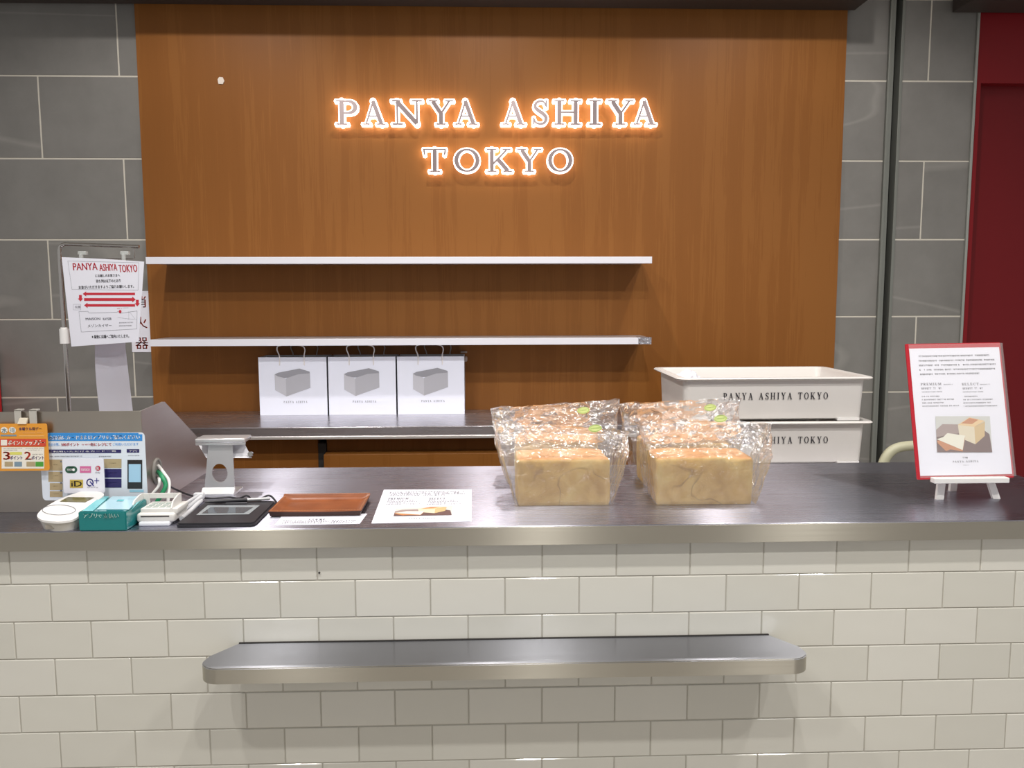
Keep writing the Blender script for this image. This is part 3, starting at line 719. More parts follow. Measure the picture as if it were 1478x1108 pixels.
R_(-6, 633, 66.5, 644, 0); R_(2.5, 645, 64, 676, 1)
p.poly([(x, y) for x, y in ell(*f(6.3, 620.5), 0.0072, 0.0066)], 1); p.poly([(x, y) for x, y in ell(*f(18, 620.5), 0.0072, 0.0066)], 1)
R_(1, 627, 24, 629.3, 2); R_(27.5, 628.3, 64, 629.3, 4); R_(1.5, 634.5, 10.5, 642.5, 1, 0.0008)
R_(14.5, 652, 32, 656, 5, 0.0008)
R_(7, 666, 19, 673, 6, 0.0008); R_(21, 666, 32, 673, 2, 0.0008); R_(38.5, 666, 51, 673, 6, 0.0008); R_(51.5, 666, 63, 673, 7, 0.0008)
T_('水', 3, 617, 10, 624.5, 2, bold=0.0004); T_('得', 14.5, 617, 21.5, 624.5, 2)
T_('水曜クル得デー', 27.5, 616, 60, 621, 3, bold=0.0002)
T_('ポイントアップデー', 12, 635, 64.5, 642.3, 1, bold=0.0005)
T_('3', 5.5, 651.5, 14.2, 663, 0, bold=0.0009); T_('2', 36.5, 651.5, 44.7, 663, 0, bold=0.0009)
T_('ポイント', 15, 657.5, 32.5, 663, 3, bold=0.0003); T_('ポイント', 46, 657.5, 63.5, 663, 3, bold=0.0003)
S_(5, 32, 647.5, 1.2, 8, 1); S_(5, 25, 650, 1.2, 8, 2); S_(37, 63, 647.5, 1.2, 8, 3); S_(41, 60, 650, 1.2, 8, 4); S_(47, 62, 656.5, 1.6, 8, 5)
S_(30, 62, 625.5, 1.8, 4, 6)
p.obj('printed_card', [mat('card_red', 'd04a35', 0.4), mat('card_cream', 'efe9dc', 0.4), mat('slate_ink', '7d94a4', 0.5), mat('purple_ink', '54406e', 0.6), mat('pale_orange', 'f4c07a', 0.5), mat('lime_ink', 'dcd86a', 0.5), M_KRAFT, mat('card_green', '4f9e3a', 0.5), M_GREYINK], oc)

# ---- contactless payment reader with an upright flap of payment marks
rd = wthing('contactless_reader', 'white round-nosed contactless payment reader with a flap of payment marks', 'reader', (-0.835, 1.66, CT))
top_px = [(53.5, 744), (57, 738), (66, 731), (88, 719), (112, 710.5), (121, 709), (143, 709.5), (150, 713), (146, 718), (133, 728), (119, 739), (111, 746.5), (101, 750.5), (84, 752.5), (66, 751), (57.5, 748.5)]
a = uz(84, 752, CT+0.021); c = uy(131, 709, 1.714)
dn = (c-a); hz = Vector((1, 0, 0)); nr = hz.cross(dn).normalized()
def topz(px, py, lift=0.0):
    d = ray(px, py); o_ = Vector((0, 0, CAM_H)); t = (a+nr*lift-o_).dot(nr)/d.dot(nr); return o_+d*t
P = [topz(*q) for q in top_px]; P = catmull(P, 4, closed=True)
b = B(); slab(b, P, 0.004); under(rd, b.obj('top_plate', mat('reader_white', 'eae8e6', 0.3), smooth=30))
b = B()
n_ = len(P); c_ = sum(P, Vector())/n_
A_ = [Vector((c_.x+(q.x-c_.x)*0.96, c_.y+(q.y-c_.y)*0.96, q.z-0.004)) for q in P]; C_ = [Vector((c_.x+(q.x-c_.x)*0.80, c_.y+(q.y-c_.y)*0.90, CT)) for q in P]
va = [b.bm.verts.new(q) for q in A_]; vb = [b.bm.verts.new(q) for q in C_]; b.bm.faces.new(va); b.bm.faces.new(vb)
for i in range(n_): b.bm.faces.new((va[i], va[(i+1) % n_], vb[(i+1) % n_], vb[i]))
under(rd, b.obj('base_body', mat('reader_base', 'c9c5bc', 0.4), smooth=40))
b = B(); b.face([topz(*q, 0.0008) for q in ((86, 723.5), (123, 724.5), (136, 717.5), (98, 717))]); under(rd, b.obj('display', mat('lcd_olive', '6a6545', 0.15)))
b = B(); P2 = [topz(85+24*math.cos(R(k)), 735.5+7.2*math.sin(R(k)), 0.001) for k in range(0, 361, 12)]
b.tube(P2, 0.0005, 5, caps=False); under(rd, b.obj('touch_ring', M_GREYINK))
q = [topz(*v, 0.0005) for v in ((67, 757.5), (92, 759.5), (88, 764.5), (72, 762))]
fz = uz(70, 764, CT); b = B(); b.box(fz.x, fz.x+0.028, fz.y-0.012, fz.y-0.004, CT+0.004, CT+0.012, bev=0.001); o = under(rd, b.obj('front_speaker', mat('speaker_grille', '9c958a', 0.6)))
Mf = frame(uy(95, 712, 1.7145), (1, -0.02, 0), (0, 0.02, 1)); f = onplane(Mf)
b = B(); P = [f(93.5, 711.5), f(151.5, 711.5), f(152, 661.5), f(89.5, 661.5)]
xs0, xs1 = P[0][0], P[1][0]
b.prism(rrect(xs0-0.002, xs1, P[0][1], P[2][1], 0.004), -0.002, 0); o = b.obj('flap'); o.data.materials.append(M_PAPER); o.matrix_world = Mf
o.parent = rd; o.matrix_local = Matrix.Translation(-Vector(rd['_at'])) @ Mf
flap = o; flap['label'] = 'upright white flap printed with five payment marks'
p = Print(); p.Z = 0.0005
def E_(cx_, cy_, rx, ry, mi, z=None, n=28):
    p.poly([f(cx_+rx*math.cos(2*math.pi*k/n), cy_-ry*math.sin(2*math.pi*k/n)) for k in range(n)], mi, z)
E_(99.5, 677.5, 5.3, 5.0, 0); E_(106.3, 677.5, 5.3, 5.0, 0); R_(99.5, 672.5, 106.3, 682.5, 0)
T_('WAON', 97, 675.8, 105, 679.2, 4); E_(106.5, 677.5, 1.9, 2.0, 4, 0.0009)
R_(115.5, 672.5, 131.5, 682, 1); T_('nanaco', 117.5, 675.8, 129.5, 679, 4)
E_(141.5, 675.5, 3.6, 3.7, 2); T_('R', 140, 673.4, 143.2, 677.8, 4, bold=0.0002); T_('Edy', 138.3, 680.5, 145, 683.3, 6)
R_(101, 692, 120, 703.8, 3)
T_('iD', 103.5, 693.8, 118, 701.8, 5, bold=0.0006)
q = [(f(130+4.4*math.cos(R(k)), 696-4.8*math.sin(R(k)))) for k in range(-30, 300, 15)]
p.outline(q, 0.0022, 7, closed=False); p.outline([f(130.5, 695), f(135, 700.5)], 0.0022, 7, 0.0009, closed=False)
p.outline([f(136.6, 693.5), f(142.8, 693.5)], 0.0014, 7, closed=False); p.outline([f(139.7, 690), f(139.7, 697)], 0.0014, 7, closed=False)
T_('QUICPay', 126, 702, 142, 704.2, 6)
p.obj('payment_marks', [mat('mark_green', '2f5a46', 0.6), mat('mark_pink', 'd06a9c', 0.6), mat('mark_red', 'b8324a', 0.6), mat('mark_gold', 'c3aa4c', 0.5), M_WHITEINK, mat('mark_brown', '3c3424', 0.7), M_GREYINK, mat('mark_navy', '34308a', 0.7)], flap)

# ---- teal case with a pale label on top
M_TEAL = mat('teal_acrylic', '1f7f80', 0.12, 0, Coat_Weight=0.4)
tt = wthing('payment_box', 'translucent teal box with white Japanese lettering at the worktop edge', 'box', (-0.74, 1.62, CT))
TZ = CT+0.0385
fl, fr = uz(114, 766.5, CT), uz(183, 766, CT); br = uz(209, 747, CT)
tl, tr_ = fl.copy(), fr.copy(); dx = Vector((0.004, 0.115, 0))
quad = [Vector((q.x, q.y, TZ)) for q in (fl, fr, fr+Vector((0.0, 0.115, 0)), fl+dx)]
b = B(); slab(b, quad, TZ-CT-0.0002); bmesh.ops.bevel(b.bm, geom=b.bm.edges[:], offset=0.002, segments=2, affect='EDGES'); under(tt, b.obj('case', M_TEAL))
b = B(); b.face([uz(*q, TZ+0.0006) for q in ((139, 735), (186, 735), (204, 716), (162, 716))]); under(tt, b.obj('pale_label', mat('label_blue', 'b8dcea', 0.2)))
b = B(); b.face([uz(*q, TZ+0.0008) for q in ((118, 737.3), (134, 737.3), (158, 716), (146, 716))]); b.face([uz(*q, TZ+0.0008) for q in ((189, 736), (193, 732), (207, 718), (204, 716))])
b.face([uz(*q, TZ+0.0012) for q in ((168, 723), (178, 723), (179.5, 720.5), (170.5, 720.5))]); under(tt, b.obj('light_bands', mat('band_teal', '6fc4cc', 0.2)))
Mf = frame((0, min(fl.y, fr.y)-0.0004, 0), (1, 0, 0), (0, 0, 1)); f = onplane(Mf); p = Print(); p.Z = 0.0008
T_('アプリ', 121, 740.5, 140, 747, 0, bold=0.0003); T_('で', 141, 742.5, 147, 746.5, 0); T_('支払い', 149, 740.5, 171.5, 747.5, 0, bold=0.0002)
o = p.obj('white_lettering', [mat('pale_teal_ink', 'b9dcd6', 0.6)]); o.parent = tt; o.matrix_local = Matrix.Translation(-Vector(tt['_at'])) @ Mf

# ---- white card reader
cr = wthing('card_reader', 'small white card reader with a hooded keypad between teal box and tablet', 'reader', (-0.66, 1.65, CT))
yf = 1.615
xa, xb = uy(197, 757, yf).x, uy(252, 757, yf).x
b = B(); b.box(xa, xb, yf, yf+0.075, CT+0.006, CT+0.024, bev=0.005, seg=3)
b.box(xa+0.004, xb+0.004, yf+0.010, yf+0.070, CT+0.020, CT+0.032, bev=0.003, M=None)
under(cr, b.obj('body', mat('cream_white', 'dddbd8', 0.35), smooth=40))
b = B(); q0 = uy(203, 746, yf-0.0006); q1 = uy(244, 744, yf-0.0006); b.box(q0.x, q1.x, yf-0.0006, yf+0.004, q0.z, q0.z+0.0022); under(cr, b.obj('card_slot', M_DARK))
b = B(); b.box(xa+0.006, xb-0.008, yf-0.006, yf+0.014, CT, CT+0.0085, bev=0.003, seg=3); under(cr, b.obj('foot_tab', mat('pale_tab', 'e2e4ea', 0.3), smooth=40))
# hood: an upright back wall with a window and side cheeks
yb_ = yf+0.062; zt = uy(225, 711.5, yb_).z
hx0, hx1 = uy(195, 720, yf+0.03).x, uy(262, 720, yb_).x
b = B(); wz0, wz1 = uy(225, 727, yb_).z, uy(225, 719, yb_).z; wx0, wx1 = uy(216, 722, yb_).x, uy(251, 722, yb_).x
b.box(hx0, wx0, yb_, yb_+0.003, CT+0.012, zt, bev=0.0008); b.box(wx1, hx1, yb_, yb_+0.003, CT+0.012, zt, bev=0.0008)
b.box(wx0, wx1, yb_, yb_+0.003, wz1, zt, bev=0.0008); b.box(wx0, wx1, yb_, yb_+0.003, CT+0.012, wz0, bev=0.0008)
for xx in (hx0, hx1-0.003):
    b.prism([(yf+0.008, CT+0.012), (yb_+0.002, CT+0.012), (yb_+0.002, zt), (yf+0.045, zt), (yf+0.020, zt-0.006), (yf+0.009, zt-0.018)], 0, 0.003, M=Matrix(((0, 0, 1, xx), (1, 0, 0, 0), (0, 1, 0, 0), (0, 0, 0, 1))))
under(cr, b.obj('hood', MATS['cream_white']))
for r_ in range(3):
    for c_ in range(4):
        kx = xa+0.012+c_*0.0135+r_*0.001; ky = yf+0.017+r_*0.014
        b = B(); b.box(kx, kx+0.010, ky, ky+0.009, CT+0.031, CT+0.0335, bev=0.0008); under(cr, b.obj('key', mat('grey_key', 'a9b3ae', 0.5)))
b = B(); b.tube([uz(262, 738, CT+0.012), uz(276, 727, CT+0.012), uz(290, 717, CT+0.012)], 0.0045, 8); 
q = uz(288, 716, CT+0.012); b.box(q.x-0.012, q.x+0.010, q.y-0.006, q.y+0.006, q.z-0.006, q.z+0.008, bev=0.002)
b.tube([uz(263, 730, CT+0.022), uz(274, 722, CT+0.020), uz(286, 715, CT+0.016)], 0.0035, 8); b.tube([uz(262, 748, CT+0.006), uz(276, 736, CT+0.006), uz(290, 722, CT+0.006)], 0.005, 8)
under(cr, b.obj('plug_leads', mat('clear_white', 'd5d6da', 0.3), smooth=50))

# ---- signature tablet and pen
pt = wthing('signature_tablet', 'flat black signature tablet with a grey screen on the worktop', 'tablet', (-0.53, 1.68, CT))
b = B(); b.prism(rrect(-0.079, 0.075, 0.0, 0.178, 0.012), 0.0, 0.007)
bmesh.ops.recalc_face_normals(b.bm, faces=b.bm.faces)
es = [e for e in b.bm.edges if e.verts[0].co.z > 0.006 and e.verts[1].co.z > 0.006]; bmesh.ops.bevel(b.bm, geom=es, offset=0.003, segments=2, affect='EDGES')
x_pad = -0.529; y_pad = 1.596
o = b.obj('tablet_body', M_BLACK, pt, smooth=40); o.matrix_local = Matrix.Translation(Vector((x_pad, y_pad, CT+0.0015))-Vector(pt['_at']))
b = B(); b.face([uz(*q, CT+0.0092) for q in ((283, 743), (359, 742), (375, 729), (300, 729))]); under(pt, b.obj('screen_border', mat('screen_grey', '9aa0a4', 0.25)))
b = B(); b.face([uz(*q, CT+0.0096) for q in ((291, 740.5), (352, 740), (366, 731.5), (304, 731.5))]); under(pt, b.obj('screen', mat('lcd_glass', '5a6168', 0.08)))
b = B()
for ym in (0.012, 0.150): b.box(x_pad-0.06, x_pad+0.06, y_pad+ym, y_pad+ym+0.012, CT, CT+0.002)
under(pt, b.obj('rubber_feet', M_DARK))
b = B(); q = uz(325, 727, CT+0.0088); b.box(q.x, q.x+0.045, q.y, q.y+0.008, CT+0.0085, CT+0.0105, bev=0.001); under(pt, b.obj('pen_rest', mat('grey_rest', '55555a', 0.4)))
pn = wthing('stylus', 'black and silver stylus lying across the back of the signature tablet', 'pen', (-0.54, 1.74, CT+0.0135))
z_ = CT+0.0135
A0, A1, A2 = uz(295, 724.5, z_), uz(357, 721, z_), uz(388, 719.5, z_)
b = B(); b.tube([A0, A0.lerp(A1, 0.12), A0.lerp(A1, 0.3), A1], [0.0008, 0.0028, 0.0042, 0.0042], 12); under(pn, b.obj('barrel', M_BLACK, smooth=40))
b = B(); b.tube([A1, A2], 0.0036, 12); b.tube([A2, A2+(A2-A1).normalized()*0.003], 0.0024, 8); under(pn, b.obj('silver_end', M_SILVER, smooth=40))

# ---- silver tablet stand seen from the back
ts = wthing('tablet_stand', 'silver aluminium tablet stand with a round hole in its column', 'stand', (-0.615, 1.87, CT))
yc = 1.872
Mf = frame((0, yc, 0), (1, 0, 0), (0, 0, 1)); f = onplane(Mf)
def holed(outer, hole_c, hr, th, n=36):
    b = B(); inn, out = [], []
    for k in range(n):
        a_ = 2*math.pi*k/n; d = Vector((math.cos(a_), math.sin(a_))); best = None
        for i in range(len(outer)):
            p0, p1 = Vector(outer[i]), Vector(outer[(i+1) % len(outer)]); e_ = p1-p0; c0_ = Vector(hole_c)
            den = d.x*e_.y-d.y*e_.x
            if abs(den) < 1e-9: continue
            w_ = p0-c0_; t_ = (w_.x*e_.y-w_.y*e_.x)/den; s_ = (w_.x*d.y-w_.y*d.x)/den
            if t_ > 0 and -1e-6 <= s_ <= 1+1e-6 and (best is None or t_ < best): best = t_
        inn.append(Vector((hole_c[0]+hr[0]*d.x, hole_c[1]+hr[1]*d.y))); out.append(Vector(hole_c)+d*best)
    for v in outer:      # snap nearest ray to each corner
        i = min(range(n), key=lambda j: (out[j]-Vector(v)).length); out[i] = Vector(v)
    L = [[b.bm.verts.new((q.x, q.y, z)) for q in ring] for ring in (inn, out) for z in (0, -th)]
    for i in range(n):
        j = (i+1) % n
        b.bm.faces.new((L[0][i], L[0][j], L[2][j], L[2][i])); b.bm.faces.new((L[1][i], L[3][i], L[3][j], L[1][j]))
        b.bm.faces.new((L[0][i], L[1][i], L[1][j], L[0][j])); b.bm.faces.new((L[2][i], L[2][j], L[3][j], L[3][i]))
    return b
b = holed([f(301.5, 634), f(335, 634), f(338.5, 706), f(295, 706)], f(317, 682.5), (0.0178, 0.0215), 0.004)
o = b.obj('column', M_SILVER); o.parent = ts; o.matrix_local = Matrix.Translation(-Vector(ts['_at'])) @ Mf
b = B(); q0, q1 = f(293, 710), f(340, 710)
b.prism([(0.0, 0.0), (0.0, 0.004), (-0.012, 0.006), (-0.014, 0.011), (-0.010, 0.012), (0.13, 0.004), (0.13, 0.0)][::-1] if False else [(-0.014, 0.0), (0.06, 0.0), (0.06, 0.004), (0.004, 0.004), (0.0, 0.016), (-0.004, 0.014), (-0.014, 0.004)], 0, q1[0]-q0[0], M=Matrix(((0, 0, 1, q0[0]), (1, 0, 0, yc), (0, 1, 0, CT), (0, 0, 0, 1))))
under(ts, b.obj('foot_plate', mat('bright_aluminium', 'dcdcde', 0.3, 0.7)))
a0, a1 = f(283.5, 641), f(355, 631.5)
b = B(); b.box(a0[0], a1[0], yc-0.010, yc+0.045, a0[1]+0.004, a1[1], bev=0.003, seg=3); b.box(a0[0], a1[0], yc-0.008, yc-0.002, a0[1]-0.0015, a0[1]+0.006, bev=0.0015); under(ts, b.obj('top_rail', MATS['bright_aluminium'], smooth=40))
b = B(); T0, T1 = uy(286, 641, yc+0.03), uy(353, 641, yc+0.03); U1, U0 = uy(363, 660.5, yc+0.007), uy(297.5, 660.5, yc+0.007)
dv = Vector((0, 0.003, -0.001)); b.hexa([U0+dv, U1+dv, T1+dv, T0+dv, U0, U1, T1, T0]); under(ts, b.obj('back_shelf', mat('white_enamel', 'e4e4ea', 0.3, 0.1)))
b = B(); b.tube([uy(361, 655, yc+0.002), uy(362.5, 655, yc+0.02)], 0.0055, 14); under(ts, b.obj('screw_knob', M_CHROME, smooth=40))

# ---- leather cash tray and the two leaflets
lt = wthing('cash_tray', 'tan brown leather cash tray with stitched raised rim', 'tray', (-0.35, 1.73, CT))
b = B(); nx, ny = 36, 24; x0, x1, y0, y1 = -0.4445, -0.255, 1.664, 1.800
G = []
for j in range(ny+1):
    row = []
    for i in range(nx+1):
        u, v = i/nx, j/ny; e = min(u, 1-u)*1.4, min(v, 1-v); d = min(e)
        h = 0.0125 if d < 0.02 else 0.0125-0.0085*min(1, (d-0.02)/0.10)**0.8
        h += 0.003*math.sin(math.pi*u)*0 + 0.004*(v > 0.97) - 0.002*math.sin(math.pi*u)*(v < 0.04)
        fl_ = 0.004 if d > 0.05 else 0
        row.append(b.bm.verts.new((x0+(x1-x0)*u, y0+(y1-y0)*v, CT+h+0.0004)))
    G.append(row)
for j in range(ny):
    for i in range(nx): b.bm.faces.new((G[j][i], G[j][i+1], G[j+1][i+1], G[j+1][i]))
bd = G[0][:] + [G[j][-1] for j in range(1, ny+1)] + G[-1][-2::-1] + [G[j][0] for j in range(ny-1, 0, -1)]
lo = [b.bm.verts.new((0.5*(x0+x1)+(v.co.x-0.5*(x0+x1))*0.965, 0.5*(y0+y1)+(v.co.y-0.5*(y0+y1))*0.94, CT+0.002)) for v in bd]
for i in range(len(bd)): b.bm.faces.new((bd[i], lo[i], lo[(i+1) % len(bd)], bd[(i+1) % len(bd)])).material_index = 1
b.bm.faces.new(lo).material_index = 1
M_LEA = mat('tan_leather', 'a35f36', 0.32); n = nd(M_LEA, 'ShaderNodeTexNoise', Scale=25.0, Detail=5.0); lk(M_LEA, mapped(M_LEA), n.inputs['Vector'])
lk(M_LEA, ramp(M_LEA, n.outputs[0], [(0.3, '7b4223'), (0.7, '935430')]), bsdf(M_LEA).inputs['Base Color']); bump(M_LEA, n.outputs[0], 0.2, 0.001)
under(lt, b.obj('leather_body', [M_LEA, mat('dark_leather', '3a2018', 0.6)], smooth=40))
b = B(); e_ = 0.004
ring = [(x0+e_, y0+e_), (x1-e_, y0+e_), (x1-e_, y1-e_), (x0+e_, y1-e_)]
for (ax, ay), (bx_, by_) in zip(ring, ring[1:]+ring[:1]):
    n_ = int(math.hypot(bx_-ax, by_-ay)/0.006)
    for k in range(n_):
        t0, t1 = (k+0.15)/n_, (k+0.75)/n_; zz = CT+0.0136+(0.004 if ay > 1.79 and by_ > 1.79 else 0)
        b.tube([(ax+(bx_-ax)*t0, ay+(by_-ay)*t0, zz), (ax+(bx_-ax)*t1, ay+(by_-ay)*t1, zz)], 0.0004, 4)
o = under(lt, b.obj('stitching', mat('thread', 'c9966a', 0.7))); o['kind'] = 'stuff'

def bread_picture(p, f, quad, k0):      # quad: px corners tl, tr, br, bl ; k0 = first material slot
    tl, tr, br, bl = [Vector(f(*c)) for c in quad]
    def g(u, v): q = (bl*(1-u)+br*u)*(1-v)+(tl*(1-u)+tr*u)*v; return (q.x, q.y)
    def pl(pts, mi, z): p.poly([g(*c) for c in pts], mi, z)
    pl([(0, 0), (1, 0), (1, 1), (0, 1)], k0, 0.0005)
    pl([(0, 0), (1, 0), (0.97, 0.5), (0.75, 0.76), (0.12, 0.78), (0.0, 0.60)], k0+1, 0.0007)
    pl([(0.0, 0.42), (0.3, 0.5), (0.6, 0.55), (0.75, 0.76), (0.12, 0.78), (0, 0.62)], k0+6, 0.00075)
    pl([(0.40, 0.76), (0.70, 0.70), (0.70, 0.22), (0.42, 0.40)], k0+2, 0.0010)
    pl([(0.70, 0.70), (0.90, 0.85), (0.88, 0.45), (0.70, 0.22)], k0+3, 0.0010)
    pl([(0.40, 0.76), (0.62, 0.97), (0.90, 0.87), (0.70, 0.70)], k0+4, 0.0011)
    pl([(0.46, 0.80), (0.62, 0.95), (0.78, 0.90), (0.66, 0.78)], k0+7, 0.0012)
    pl([(0.0, 0.32), (0.02, 0.24), (0.16, 0.03), (0.24, 0.08), (0.46, 0.02), (0.52, 0.40)], k0+7, 0.0012)
    pl([(0.0, 0.36), (0.12, 0.42), (0.2, 0.53), (0.52, 0.46), (0.46, 0.06)], k0+5, 0.0014)
PIC = [mat('pic_wall', 'c9cac6', 0.7), mat('pic_table', '6a4f4c', 0.7), mat('pic_crumb', 'd8cdb4', 0.7), mat('pic_side', 'cbb080', 0.7), mat('pic_top', 'dfc192', 0.7), mat('pic_slice', 'e4e1d2', 0.7), mat('pic_board', '9d8a86', 0.7), mat('pic_crust', 'bf7e50', 0.7)]

zz = CT+0.0006
Mf = Matrix.Translation((0, 0, zz)); f = onplane(Mf)
lf = thing('leaflet', 'white leaflet with a bread photo lying flat right of the leather tray', 'leaflet', Mf)
b = B(); b.prism([f(536, 755), f(681, 752), f(681, 706), f(554, 706.5)], -0.0004, 0.0); b.obj('sheet', M_PAPER, lf)
p = Print(); p.Z = 0.0004
for i in range(4): S_(562-i*0.6, (668, 663, 670, 640)[i], 711+i*1.6, 1.1, 0, 40+i)
for x_, s_ in ((560, 'PREMIUM'), (619, 'SELECT')):
    q0 = f(x_, 721); q1 = f(x_+(30 if s_[0] == 'P' else 24), 718.2); serif_text(p, s_, q0[0], q1[0], q0[1], q1[1]-q0[1], z=0.0004)
    for i in range(4): S_(x_-1-i*0.7, x_+(40, 46, 30, 50)[i]-4, 723+i*1.7, 1.0, 0, 50+i)
bread_picture(p, f, ((571, 734), (653, 730), (652, 743.5), (568, 745)), 1)
q0 = f(590, 749); q1 = f(628, 747); serif_text(p, 'PANYA ASHIYA', q0[0], q1[0], q0[1], q1[1]-q0[1], 0.5, z=0.0004)
p.obj('printed_text', [M_GREYINK]+PIC, lf)
l2 = thing('leaflet', 'white text-only leaflet poking out in front of the leather tray', 'leaflet', Mf)
b = B(); b.prism([f(396, 757.5), f(519, 755.5), f(530, 741), f(408, 743)], -0.0004, 0.0); b.obj('sheet', M_PAPER, l2)
p = Print(); p.Z = 0.0004
S_(444, 468, 750.5, 1.6, 0, 60); 
for i in range(3): S_(408+i*-1, 512-i*3, 752.4+i*1.7, 1.1, 0, 61+i)
p.obj('printed_text', [M_GREYINK], l2)

# ================================================================= BREAD AND BAGS
M_BREAD = mat('bread_crust', 'd9b070', 0.62, Subsurface_Weight=0.0)
geo = nd(M_BREAD, 'ShaderNodeNewGeometry'); sp_ = nd(M_BREAD, 'ShaderNodeSeparateXYZ'); tcn = nd(M_BREAD, 'ShaderNodeTexCoord'); sp2 = nd(M_BREAD, 'ShaderNodeSeparateXYZ')
lk(M_BREAD, geo.outputs['Normal'], sp_.inputs[0]); lk(M_BREAD, tcn.outputs['Object'], sp2.inputs[0])
oib = nd(M_BREAD, 'ShaderNodeObjectInfo'); vsh = nd(M_BREAD, 'ShaderNodeVectorMath', operation='ADD'); sclr = nd(M_BREAD, 'ShaderNodeMath', operation='MULTIPLY'); sclr.inputs[1].default_value = 9.0
lk(M_BREAD, oib.outputs['Random'], sclr.inputs[0]); lk(M_BREAD, tcn.outputs['Object'], vsh.inputs[0]); lk(M_BREAD, sclr.outputs[0], vsh.inputs[1])
n1 = nd(M_BREAD, 'ShaderNodeTexNoise', Scale=22.0, Detail=5.0, Distortion=0.6); lk(M_BREAD, vsh.outputs[0], n1.inputs['Vector'])
side = ramp(M_BREAD, n1.outputs[0], [(0.3, 'cba35a'), (0.5, 'dcb86e'), (0.72, 'e8cc84')])
topc = ramp(M_BREAD, n1.outputs[0], [(0.3, 'd99a58'), (0.7, 'ecb67c')])
mr = nd(M_BREAD, 'ShaderNodeMapRange'); mr.inputs['From Min'].default_value = 0.45; mr.inputs['From Max'].default_value = 0.9; lk(M_BREAD, sp_.outputs[2], mr.inputs[0])
mx = nd(M_BREAD, 'ShaderNodeMix', data_type='RGBA'); lk(M_BREAD, mr.outputs[0], mx.inputs[0]); lk(M_BREAD, side, mx.inputs[6]); lk(M_BREAD, topc, mx.inputs[7])
# faint creases
n2 = nd(M_BREAD, 'ShaderNodeTexNoise', Scale=9.0, Detail=2.0, Distortion=0.4); lk(M_BREAD, vsh.outputs[0], n2.inputs['Vector'])
cr_ = ramp(M_BREAD, n2.outputs[0], [(0.484, (0, 0, 0, 1)), (0.5, (1, 1, 1, 1)), (0.516, (0, 0, 0, 1))])
n3 = nd(M_BREAD, 'ShaderNodeTexNoise', Scale=12.0, Detail=1.0); lk(M_BREAD, vsh.outputs[0], n3.inputs['Vector'])
gate = ramp(M_BREAD, n3.outputs[0], [(0.42, (0, 0, 0, 1)), (0.6, (0.6, 0.6, 0.6, 1))])
mg = nd(M_BREAD, 'ShaderNodeMix', data_type='RGBA', blend_type='MULTIPLY'); mg.inputs[0].default_value = 1.0; lk(M_BREAD, cr_, mg.inputs[6]); lk(M_BREAD, gate, mg.inputs[7])
mx2 = nd(M_BREAD, 'ShaderNodeMix', data_type='RGBA'); lk(M_BREAD, mg.outputs[2], mx2.inputs[0]); lk(M_BREAD, mx.outputs[2], mx2.inputs[6]); mx2.inputs[7].default_value = hexc('8f6a38')
lk(M_BREAD, mx2.outputs[2], bsdf(M_BREAD).inputs['Base Color']); bump(M_BREAD, n1.outputs[0], 0.35, 0.003)

def loaf(x0, y0, w_, d_, h_, rz, seed, label):
    t = thing('bread_loaf', label, 'bread', Matrix.Translation((x0+w_/2, y0+d_/2, CT)) @ Matrix.Rotation(R(rz), 4, 'Z'), 'bagged loaves of white bread on the worktop')
    # rounded box skin on a fine grid
    b = B(); bmesh.ops.create_cube(b.bm, size=2.0)
    bmesh.ops.subdivide_edges(b.bm, edges=b.bm.edges[:], cuts=22, use_grid_fill=True)
    r = 0.008; sx_, sy_, sz_ = w_/2, d_/2, h_/2
    off = Vector((seed*3.1, seed*1.7, 0))
    for v in b.bm.verts:
        c = Vector([math.copysign(abs(q)**0.8, q) if abs(q) < 1 else q for q in v.co])
        p_ = Vector((c.x*sx_, c.y*sy_, c.z*sz_)); q_ = Vector((max(-sx_+r, min(sx_-r, p_.x)), max(-sy_+r, min(sy_-r, p_.y)), max(-sz_+r, min(sz_-r, p_.z))))
        d = p_-q_
        if d.length > 0: p_ = q_+d.normalized()*r
        nn = noise.noise((p_+off)*14)*0.0022+noise.noise((p_+off)*40)*0.0008
        dr = Vector((c.x**5, c.y**5, c.z**5)); 
        if dr.length > 0: p_ += dr.normalized()*nn
        if c.z > 0: p_.z += 0.0035*(1-c.x**2)*(c.z) *0.6 + 0.002*noise.noise(Vector((p_.x*25, p_.y*25, seed)))
        if c.z < -0.8: p_.x = c.x/max(abs(c.x), abs(c.y), 1e-6)*0+p_.x; p_.z = -sz_ if c.z < -0.95 else p_.z
        v.co = p_+Vector((0, 0, sz_))
    b.obj('loaf_body', M_BREAD, t, smooth=60)
    return t
lf_ = uz(747, 729, CT); 
loaf(0.0685, 1.737, 0.200, 0.118, 0.101, 0.5, 1, 'bread loaf in the left front bag, its whole side facing out')
loaf(0.072, 1.925, 0.198, 0.118, 0.104, -2, 2, 'bread loaf half hidden behind the left front loaf')
loaf(0.3700, 1.733, 0.209, 0.118, 0.102, -0.8, 3, 'bread loaf in the right front bag, its left end also showing')
loaf(0.3780, 1.905, 0.200, 0.118, 0.104, 1.5, 4, 'bread loaf hidden behind the right front loaf, one corner showing low down')

